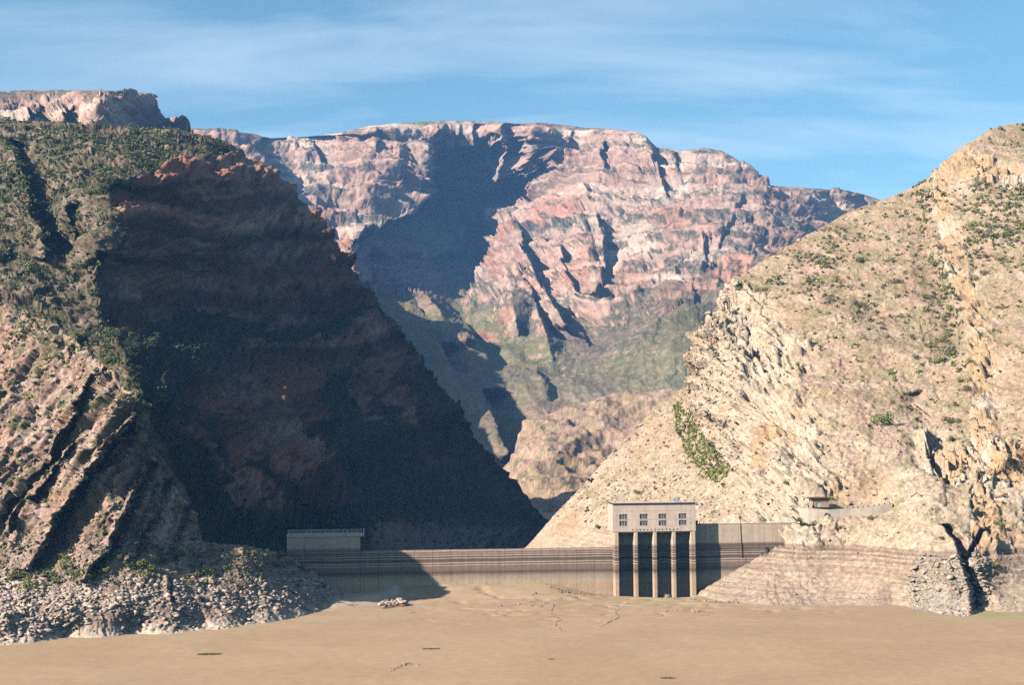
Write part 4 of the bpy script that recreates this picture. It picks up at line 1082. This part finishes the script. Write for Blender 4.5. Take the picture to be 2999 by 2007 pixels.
for x, y, r, t in [(1853, 1226, 2.6, 'dark green'), (1844, 1080, 1.1, 'dark green'), (2163, 968, 1.6, 'dark green'), (2180, 1015, 1.6, 'green'), (2170, 720, 2.0, 'bright green'), (2172, 770, 2.2, 'bright green'), (2180, 800, 1.7, 'bright green'), (2160, 690, 1.7, 'green'),
                   (2280, 1212, 1.4, 'green'), (2160, 1240, 1.0, 'dark green'), (2030, 775, 1.6, 'bright green'), (1890, 1190, .8, 'green'), (2215, 490, 2.0, 'green'), (2120, 505, 2.4, 'green'), (2105, 860, 1.2, 'dark green'), (1560, 960, 1.6, 'green'), (1370, 1212, 1.7, 'green'),
                   (1555, 930, 1.6, 'green'), (1900, 1148, 1.3, 'green'), (2180, 1098, 1.2, 'grey green'), (2290, 1140, 1.6, 'dry brown'), (2250, 1102, 1.1, 'grey green'), (1965, 830, 1.1, 'dark green'), (1985, 990, 1.0, 'dark green'), (1745, 1185, 1.4, 'grey green'), (2270, 1300, 1.8, 'dry yellow'), (2240, 1290, 1.4, 'dry yellow'),
                   (2000, 1205, 1.5, 'dry yellow'), (1925, 1215, 1.2, 'dry yellow'), (1810, 1120, 1.6, 'dry yellow')]:
    shrub_at(x, y, r, t, 'hill_low' if y > 1000 else 'hill_high', 'sunlit_hill')


def w_gully(X, Y, P, N):
    c = np.interp(Y, [930, 990, 1040, 1080, 1120], [1550, 1575, 1610, 1640, 1650])
    hw = np.interp(Y, [930, 960, 1000, 1060, 1100, 1125], [8, 18, 28, 46, 30, 5])
    return (np.abs(X - c) < hw) * (Y > 935) * (Y < 1122) * 1.0


def w_upper(X, Y, P, N):
    c = r_cliff(P, X, Y)
    col_ = np.exp(-((X - np.interp(Y, [420, 560, 680, 830], [2118, 2140, 2165, 2180])) / 30.) ** 2) * (Y > 420) * (Y < 900)
    tr_ = sstep(2180, 2230, X) * (Y > 400) * (Y < 620)
    mid = np.exp(-((X - 1900) / 130.) ** 2 - ((Y - 640) / 70.) ** 2)
    return (P[..., 2] > 17) * (.10 + .9 * col_ + .8 * tr_ + .45 * mid) * (1 - .75 * c) * np.clip(fbm(P / 24. + 3, 2) + .55, .05, 2) * (X > 1595) * (Y < 1000)


add_shrubs('sunlit_hill', 'hill_gully', 800, w_gully, ['lime green', 'lime green', 'bright green', 'bright green', 'green'], (.75, .35), 1)
add_shrubs('sunlit_hill', 'hill_high', 2100, w_upper, ['bright green', 'green', 'grey green', 'bright green', 'grey green'], (1.0, .35), 2)
add_shrubs('sunlit_hill', 'hill_high', 900, lambda X, Y, P, N: (P[..., 2] > 17) * (X > 1595) * (Y < 1000) * 1.0, ['dry brown', 'dry brown', 'grey green', 'dry yellow'], (.5, .3), 3)
add_shrubs('sunlit_hill', 'hill_low', 420, lambda X, Y, P, N: (P[..., 2] > 15.5) * (Y > 1000) * (X > 1595) * (.3 + sstep(2150, 2230, X)), ['dry yellow', 'dry brown', 'green', 'grey green', 'dark green'], (.45, .35), 4)
add_shrubs('sunlit_hill', 'hill_scree', 260, lambda X, Y, P, N: (X < 1640) * (P[..., 2] > 13) * (Y < 1260) * 1.0, ['green', 'dark green', 'dry brown', 'grey green'], (.55, .4), 5)
add_shrubs('rocky_spur', 'spur_face', 1500, lambda X, Y, P, N: (Y < 1270) * (P[..., 2] > 10) * np.clip(fbm(P / 12. + 5, 2) + .35, .02, 2) * (1 + 2.5 * (Y < 790 + .3 * X)), ['green', 'grey green', 'bright green', 'dark green'], (.55, .35), 6)
add_shrubs('rocky_spur', 'spur_foot', 520, lambda X, Y, P, N: (Y > 1255) * (Y < 1345) * np.clip(fbm(P / 9. + 9, 2) + .5, .05, 2), ['green', 'grey green', 'dry brown', 'dry brown', 'bright green'], (.6, .35), 7)
add_shrubs('canyon_mountain', 'mountain_slope', 5200, lambda X, Y, P, N: (1 - l_zone(P, X, Y)) * np.clip(fbm(P / 22. + 5, 2) + .5, .05, 2) * (X > -60) * (Y < 960), ['dark green', 'green', 'dark green', 'dark green', 'grey green'], (.95, .4), 8)
add_shrubs('canyon_mountain', 'cliff_ledges', 1500, lambda X, Y, P, N: l_zone(P, X, Y) * l_veg_band(P, X, Y) * (Y < 1260), ['dark green'], (1.0, .35), 9)

HERO = 300
SHRUBS.sort(key=lambda s: -s[6] if 0 <= s[4] <= 2343 and s[3] != 'cliff_ledges' else 0)
WHERE = {'spur_foot': 'on the rubble at the foot of the left spur', 'spur_face': 'on the rock face of the near left spur', 'hill_gully': 'packed in the green gully behind the intake tower', 'hill_high': 'on the upper slope of the sunlit right hill',
         'hill_low': 'on the pale lower slope of the right hill', 'hill_scree': 'on the scree slope behind the dam', 'mountain_slope': 'on the upper slope of the left mountain', 'cliff_ledges': 'on a ledge of the shadowed cliff'}


LABELLED = []


def band(v, cuts, names):
    return names[int(np.searchsorted(cuts, v))]


def spot(zn, x, y):
    """where a plant stands, by things one can find in the picture"""
    if zn == 'spur_foot':
        return band(y, [1290, 1318], ['against the slabs', 'on the rubble', 'by the shore boulders']) + ' ' + band(x, [75, 140, 230, 330, 450, 570, 640], ['at the frame edge', 'below the left slab', 'below the second slab', 'below the dark cracks', 'under the spur tip', 'at the low toe', 'amid the toe', 'near the dam wing'])
    if zn == 'spur_face':
        return band(y, [780, 900, 1030, 1150], ['on the spur crest', 'high on the left spur', 'midway up the left spur', 'on the lower left spur', 'low on the left spur']) + ' ' + band(x, [60, 130, 220], ['by the frame edge', 'left of the cracks', 'between the tilted slabs', 'near the spur edge'])
    if zn == 'hill_gully':
        return 'in the gully behind the tower ' + band(y, [990, 1030, 1060, 1085], ['at its upper end', 'in its upper half', 'at its middle', 'in its lower half', 'at its lower end']) + band(x, [1575, 1605, 1635], [' left', ' left centre', ' right centre', ' right'])
    if zn == 'hill_high':
        return band(y, [480, 600, 720, 860], ['near the right hilltop', 'high on the right hill', 'midway up the right hill', 'below mid right hill', 'above the pale cliffs']) + ' ' + band(x, [1720, 1850, 1980, 2110, 2230], ['by its left spur', 'left of the middle', 'in the middle', 'left of the rock rib', 'on the rock rib', 'at the frame edge'])
    if zn in ('hill_low', 'hill_scree'):
        return band(y, [1080, 1180, 1260], ['on the pale cliffs', 'above the track', 'below the hut track', 'above the waterline bands']) + ' ' + band(x, [1450, 1600, 1780, 1950, 2100, 2230], ['left of the tower', 'behind the tower', 'right of the tower', 'near the hut', 'right of the hut', 'above the dark cleft', 'at the right frame edge'])
    return band(y, [330, 390, 470, 560, 680], ['on the ridge', 'just below the ridge', 'on the upper left mountain', 'midway up the left mountain', 'beside the shaded gully', 'above the left spur']) + ' ' + band(x, [70, 140, 220, 320, 430], ['by the frame edge', 'left of the gully', 'right of the gully', 'near the cliff edge', 'above the shaded cliff', 'over the cliff brow'])


g = np.random.default_rng(5)
for k, (p, r, t, zn, x, y, sz) in enumerate(SHRUBS[:HERO]):
    o = bpy.data.objects.new('shrub', LOD_BIG[t][k % 4]); col.objects.link(o)
    o.location = tuple(p); o.rotation_euler = (0, 0, g.uniform(0, 6.28)); s_ = r * g.uniform(.92, 1.08); o.scale = (s_, s_ * g.uniform(.85, 1.15), s_ * g.uniform(.8, 1.1))
    big = 'large' if sz > 20 else ('small' if sz < 6.5 else ('mid-sized' if sz > 11 else ''))
    tag(o, ' '.join(q for q in (big, t, 'shrub', spot(zn, x, y)) if q), 'shrub', 'shrubs ' + WHERE[zn])
    LABELLED.append((o, x)); st_ = bpy.data.objects.new('stems', stem_me); col.objects.link(st_); st_.parent = o
rest = {}
for s in SHRUBS[HERO:]:
    rest.setdefault(s[3], []).append(s)


def cloud(name, items, mat, label):
    Vs, Cs = [], []
    for p, r, t, zn, x, y, sz in items:
        V, sh = (SMALL if sz > 4.5 else TINY)[g.integers(0, 6)]
        a_ = g.uniform(0, 6.28); ca, sa = math.cos(a_), math.sin(a_)
        W = V * (r * g.uniform(.85, 1.15, 3)); W = np.stack([W[..., 0] * ca - W[..., 1] * sa, W[..., 0] * sa + W[..., 1] * ca, W[..., 2]], -1) + p
        Vs.append(W.reshape(-1, 3)); Cs.append(np.repeat(TINT[t][None] * sh[:, None] * g.uniform(.8, 1.2), 4, 0))
    V = np.concatenate(Vs); C = np.concatenate(Cs)
    o = obj(name, mesh_np(name, V, np.arange(len(V)).reshape(-1, 4), np.clip(C, 0, 1)), mat)
    tag(o, label, None, None, 'stuff'); return len(V) // 2


nt = 0
for zn, it in rest.items():
    nt += cloud('scrub', it, M_leaf, 'low scattered scrub ' + WHERE[zn])
print('shrubs', len(SHRUBS), 'tris', nt, round(time.time() - T0, 1))


# ---- rocks
def rock_mesh(seed, flat):
    g_ = random.Random(seed); bm = bmesh.new()
    for k in range(10):
        v = Vector((g_.uniform(-1, 1), g_.uniform(-1, 1), g_.uniform(-1, 1)))
        m_ = max(abs(v.x), abs(v.y), abs(v.z)); v = v * (g_.uniform(.75, 1.0) / m_)
        bm.verts.new((v.x * 1.1, v.y * .8, v.z * flat))
    r = bmesh.ops.convex_hull(bm, input=bm.verts); bmesh.ops.delete(bm, geom=list({e for e in r['geom_interior'] if isinstance(e, bmesh.types.BMVert)}), context='VERTS')
    bmesh.ops.triangulate(bm, faces=bm.faces); bmesh.ops.recalc_face_normals(bm, faces=bm.faces)
    V = np.array([v.co[:] for v in bm.verts]); bm.verts.index_update(); Fc = np.array([[v.index for v in f.verts] for f in bm.faces]); bm.free()
    return V, Fc


ROCK = [rock_mesh(k, .45 + .05 * (k % 7)) for k in range(16)]


def rock_mat(name, attr):
    m, n, l, b = principled(name, .95, .08)
    gm_ = nd(n, 'ShaderNodeNewGeometry'); t = nd(n, 'ShaderNodeTexNoise'); t.inputs['Scale'].default_value = 1.6; t.inputs['Detail'].default_value = 6; l.new(gm_.outputs['Position'], t.inputs['Vector'])
    r = nd(n, 'ShaderNodeMapRange'); r.inputs['From Min'].default_value = .3; r.inputs['From Max'].default_value = .7; r.inputs['To Min'].default_value = .75 * ALB; r.inputs['To Max'].default_value = 1.2 * ALB; l.new(t.outputs['Fac'], r.inputs['Value'])
    x = nd(n, 'ShaderNodeVectorMath', operation='SCALE'); l.new(r.outputs[0], x.inputs['Scale'])
    if attr:
        a = nd(n, 'ShaderNodeAttribute', attribute_name='Col'); l.new(a.outputs['Color'], x.inputs[0])
    else:
        oi = nd(n, 'ShaderNodeObjectInfo'); rp = nd(n, 'ShaderNodeValToRGB'); l.new(oi.outputs['Random'], rp.inputs[0]); l.new(rp.outputs[0], x.inputs[0])
        e = rp.color_ramp.elements; e[0].color = (.46, .35, .29, 1); e[1].color = (.64, .53, .44, 1); q = e.new(.5); q.color = (.55, .43, .36, 1)
    l.new(x.outputs[0], b.inputs['Base Color'])
    bp = nd(n, 'ShaderNodeBump'); bp.inputs['Strength'].default_value = .5; bp.inputs['Distance'].default_value = .12; l.new(t.outputs['Fac'], bp.inputs['Height']); l.new(bp.outputs[0], b.inputs['Normal'])
    return m


M_boul, M_rub = rock_mat('boulder_stone', False), rock_mat('rubble_stone', True)
BOUL = [mesh_np('boulder', V, Fc) for V, Fc in ROCK]
for me in BOUL:
    me.materials.append(M_boul)
ROCKS = []


def add_rocks(name, zone, n, w, rad, tint, seed):
    pos, N, X, Y, g_ = pick(name, n, w, seed)
    rr_ = np.minimum(np.exp(g_.normal(np.log(rad[0]), rad[1], n)), 1.4)
    for k in range(n):
        ROCKS.append((pos[k], rr_[k], tint, zone, X[k], Y[k], rr_[k] * PPM / pos[k][1], N[k]))


SH_T, SL_T, RT_T = C3(.54, .43, .36), C3(.44, .325, .265), C3(.54, .42, .31)
shl = lambda X: lut(SHORE_L, X)
add_rocks('rocky_spur', 'left_shore', 5200, lambda X, Y, P, N: (Y > 1325) * (shl(X) - Y > 4) * (X > -40) * np.clip(fbm(P / 7., 2) + .6, .05, 2) * (.05 + .95 * sstep(12, 60, shl(X) - Y)), (.38, .5), SH_T, 21)
add_rocks('rocky_spur', 'left_shore', 420, lambda X, Y, P, N: (Y > 1350) * (shl(X) - Y > 5) * (X > -40) * (X < 520) * np.clip(fbm(P / 12. + 7, 2) + .5, .02, 2), (.72, .38), SH_T, 22)
add_rocks('rocky_spur', 'spur_foot', 3000, lambda X, Y, P, N: (Y > 1240) * (Y < 1345) * (X > -40), (.36, .45), SL_T, 23)
add_rocks('rocky_spur', 'spur_face', 3200, lambda X, Y, P, N: (Y < 1260) * np.clip(N[..., 2] + .2, 0, 1) * (X > -40), (.42, .45), SL_T, 24)
add_rocks('sunlit_hill', 'hill', 4200, lambda X, Y, P, N: (P[..., 2] > 16) * (X > 1595) * (.6 + .8 * sstep(900, 1150, Y)), (.38, .45), RT_T, 25)
add_rocks('sunlit_hill', 'scree', 2600, lambda X, Y, P, N: (X < 1700) * (P[..., 2] > 13) * (Y < 1260), (.5, .5), RT_T, 26)
add_rocks('sunlit_hill', 'right_shore', 1300, lambda X, Y, P, N: (P[..., 2] < 14) * (X > 2080) * (X < 2260), (.45, .45), C3(.46, .39, .33), 27)
add_rocks('sunlit_hill', 'right_shore', 700, lambda X, Y, P, N: (P[..., 2] < 14) * (P[..., 2] > .4) * (X > 1600), (.26, .4), RT_T, 28)
g = np.random.default_rng(77)
for k in range(130):                                       # heap at the end of the gravel spit
    x = g.uniform(868, 928); y = 1385 - (x - 868) * .10 - g.uniform(0, 15) * math.sin(math.pi * (x - 862) / 72)
    p = at(x, y, dmud(x, y + 2, .9)); ROCKS.append((p, float(np.exp(g.normal(np.log(.5), .35))), SH_T, 'spit', x, y, .5 * PPM / p[1], np.array([0, 0, 1.])))
for k in range(150):                                       # edge of the spit
    f_ = g.random(); x = 815 + 75 * f_; y = 1344 + 26 * f_ + g.uniform(-1, 1.5)
    p = at(x, y, dmud(x, y + 1, .9)); ROCKS.append((p, float(np.exp(g.normal(np.log(.3), .4))), SH_T, 'spit', x, y, .3 * PPM / p[1], np.array([0, 0, 1.])))
MUD_T = C3(.40, .285, .20)
for ln in ([(1290, 1746), (1400, 1736), (1530, 1739), (1640, 1748), (1740, 1746)], [(1560, 1755), (1622, 1772), (1612, 1796), (1640, 1812), (1618, 1826), (1660, 1852)], [(1836, 1768), (1800, 1790), (1812, 1806), (1775, 1822), (1752, 1842)],
           [(1880, 1738), (1990, 1752), (2080, 1762), (2170, 1766)], [(1450, 1778), (1530, 1770), (1590, 1776)], [(1930, 1800), (1960, 1786), (2060, 1790)], [(1140, 1962), (1190, 1940), (1230, 1944)]):     # broken edges of dried silt
    q_ = np.array(ln, float) / K
    for i in range(len(q_) - 1):
        n_ = int(np.hypot(*(q_[i + 1] - q_[i])) * .8) + 4
        for f_ in g.random(n_):
            x, y = q_[i] + (q_[i + 1] - q_[i]) * f_ + g.normal(0, .9, 2); p = at(x, y, dmud(x, y, .35))
            mzk = mz[np.argmin(np.abs(ys - p[1])), np.argmin(np.abs(xs - p[0]))]; p[2] = mzk
            ROCKS.append((p, float(np.exp(g.normal(np.log(.24), .4))), MUD_T, 'silt', x, y, 0., np.array([0, 0, 1.])))
ROCKS.sort(key=lambda s: -s[6] if (0 <= s[4] <= 2343 and s[3] in ('left_shore', 'spit', 'right_shore', 'spur_foot')) else 0)
RW = {'left_shore': 'lying on the left shore below the spur', 'spur_foot': 'among the shrubs at the foot of the left spur', 'spit': 'in the heap at the tip of the gravel spit', 'right_shore': 'at the foot of the right hill by the dark cleft',
      'silt': 'along the cracks in the dry silt before the dam', 'spur_face': 'on the left spur', 'hill': 'on the right hill', 'scree': 'on the slope behind the dam'}
for k, (p, r, t, zn, x, y, sz, N_) in enumerate(ROCKS[:300]):
    o = bpy.data.objects.new('boulder', BOUL[k % 16]); col.objects.link(o)
    o.location = tuple(p - np.array([0, 0, .15 * r])); o.rotation_euler = (g.uniform(-.5, .5), g.uniform(-.5, .5), g.uniform(0, 6.28)); o.scale = (r * g.uniform(.8, 1.3), r * g.uniform(.8, 1.2), r * g.uniform(.7, 1.1))
    big = 'huge' if sz > 22 else ('big' if sz > 13 else ('mid-sized' if sz > 9 else 'small'))
    if zn == 'left_shore':
        wh = band(shl(x) - y, [22, 45, 75], ['at the silt edge', 'near the silt', 'mid shore', 'under the shrubs']) + ', left shore, ' + band(x, [60, 130, 210, 300, 390, 480, 570, 660], ['at the frame edge', 'below the left shrubs', 'below the green clump', 'left of the cleft', 'by the dark cleft', 'below the spur tip', 'below the low toe', 'towards the spit', 'beside the spit'])
    elif zn == 'spit':
        wh = 'in the spit heap, ' + band(x, [850, 880, 895, 910], ['along the spit edge', 'at its left end', 'left of centre', 'right of centre', 'at its tip'])
    elif zn == 'right_shore':
        wh = 'right shore ' + band(y, [1300, 1345, 1380], ['high above the silt', 'in the waterline bands', 'low in the bands', 'at the silt']) + ' ' + band(x, [2110, 2160, 2210], ['left of the cleft', 'nearing the cleft', 'beside the cleft', 'inside the cleft'])
    else:
        wh = 'at the spur foot ' + band(x, [130, 260, 400, 540], ['by the frame edge', 'below the slabs', 'below the cracks', 'under the tip', 'on the toe'])
    tag(o, '%s angular boulder %s' % (big, wh), 'boulder', 'boulders ' + RW[zn]); LABELLED.append((o, x))
rest = {}
for s in ROCKS[300:]:
    rest.setdefault(s[3], []).append(s)
nt = 0
for zn, it in rest.items():
    Vs, Fs, Cs = [], [], []; off = 0
    for p, r, t, _z, x, y, sz, N_ in it:
        V, Fc = ROCK[g.integers(0, 16)]; a_ = g.uniform(0, 6.28); b_ = g.uniform(-.5, .5); ca, sa, cb, sb = math.cos(a_), math.sin(a_), math.cos(b_), math.sin(b_)
        W = V * (r * g.uniform(.75, 1.25, 3)); W = np.stack([W[:, 0] * ca - W[:, 1] * sa, (W[:, 0] * sa + W[:, 1] * ca) * cb - W[:, 2] * sb, (W[:, 0] * sa + W[:, 1] * ca) * sb + W[:, 2] * cb], -1)
        Vs.append(W + p - np.array([0, 0, .1 * r])); Fs.append(Fc + off); off += len(V); Cs.append(np.repeat(t[None] * g.uniform(.75, 1.2) * g.uniform(.94, 1.06, 3), len(V), 0))
    o = obj('rubble', mesh_np('rubble', np.concatenate(Vs), np.concatenate(Fs), np.clip(np.concatenate(Cs), 0, 1)), M_rub)
    tag(o, 'loose pale rubble ' + RW[zn], None, None, 'stuff'); nt += sum(len(f) for f in Fs)
print('rocks', len(ROCKS), 'tris', nt, round(time.time() - T0, 1))

# ---- flat tufts of green on the dry bed
for x, y, wd, dp, lab in [(480, 1498, 5.6, 2.2, 'flat green grass patch on the dry silt, nearest the left shore'), (987, 1486, 4.0, 1.5, 'narrow green grass patch on the dry silt below the dam'), (1528, 1553, 3.0, 1.6, 'faint green grass patch on the silt at the bottom of the view'),
                     (1262, 1510, 1.6, .8, 'tiny pale grass patch on the open silt'), (945, 1403, 1.2, .6, 'tiny dark grass tuft on the silt before the spit')]:
    p = at(x, y, dmud(x, y, .05)); n = int(260 * wd * dp / 6); a_ = g.uniform(0, 6.28, n); q = np.sqrt(g.random(n))
    c = np.stack([q * np.cos(a_) * wd / 2, q * np.sin(a_) * dp / 2, np.full(n, -.05)], -1); hgt = g.uniform(.12, .3, n); la_ = g.uniform(0, 6.28, n)
    s1 = np.stack([np.cos(la_) * .05, np.sin(la_) * .05, 0 * la_], -1); tp_ = c + np.stack([g.normal(0, .09, n), g.normal(0, .09, n), hgt], -1)
    V = np.stack([c - s1, c + s1, tp_ + s1 * .3, tp_ - s1 * .3], 1).reshape(-1, 3)
    cc = np.repeat(np.clip(C3(.13, .15, .06)[None] * g.uniform(.7, 1.3, (n, 1)), 0, 1), 4, 0)
    o = obj('grass', mesh_np('grass', V, np.arange(4 * n).reshape(n, 4), cc), M_leaf); o.location = tuple(p); tag(o, lab, None, None, 'stuff')

# things that still read alike: tell them apart by their order from the left
ORD = 'first second third fourth fifth sixth seventh eighth ninth tenth eleventh twelfth thirteenth fourteenth fifteenth sixteenth seventeenth eighteenth nineteenth twentieth'.split() + ['twenty-' + q for q in 'first second third fourth fifth sixth seventh eighth ninth'.split()]
same = {}
for o, x in LABELLED:
    same.setdefault(o['label'], []).append((x, o))
for lab, it in same.items():
    if 1 < len(it) <= len(ORD) and len(lab.split()) <= 13:
        for n_, (x, o) in enumerate(sorted(it, key=lambda q: q[0])):
            o['label'] = '%s, %s from left' % (lab, ORD[n_])

# ================================================================== HAZE
hz_m = bpy.data.materials.new('haze'); hz_m.use_nodes = True
hn, hl = hz_m.node_tree.nodes, hz_m.node_tree.links; hn.clear()
pv = nd(hn, 'ShaderNodeVolumePrincipled'); ho = nd(hn, 'ShaderNodeOutputMaterial'); hl.new(pv.outputs[0], ho.inputs['Volume'])
pv.inputs['Color'].default_value = (.2, .47, 1.0, 1); pv.inputs['Density'].default_value = 0.7e-4; pv.inputs['Anisotropy'].default_value = 0.0
hb = MB().box(-2600, 2600, -70, 4100, -13, 900).build('haze', hz_m); hb['kind'] = 'stuff'
tag(hb, 'thin blue haze in the air before the far mountain')
print('done', round(time.time() - T0, 1))
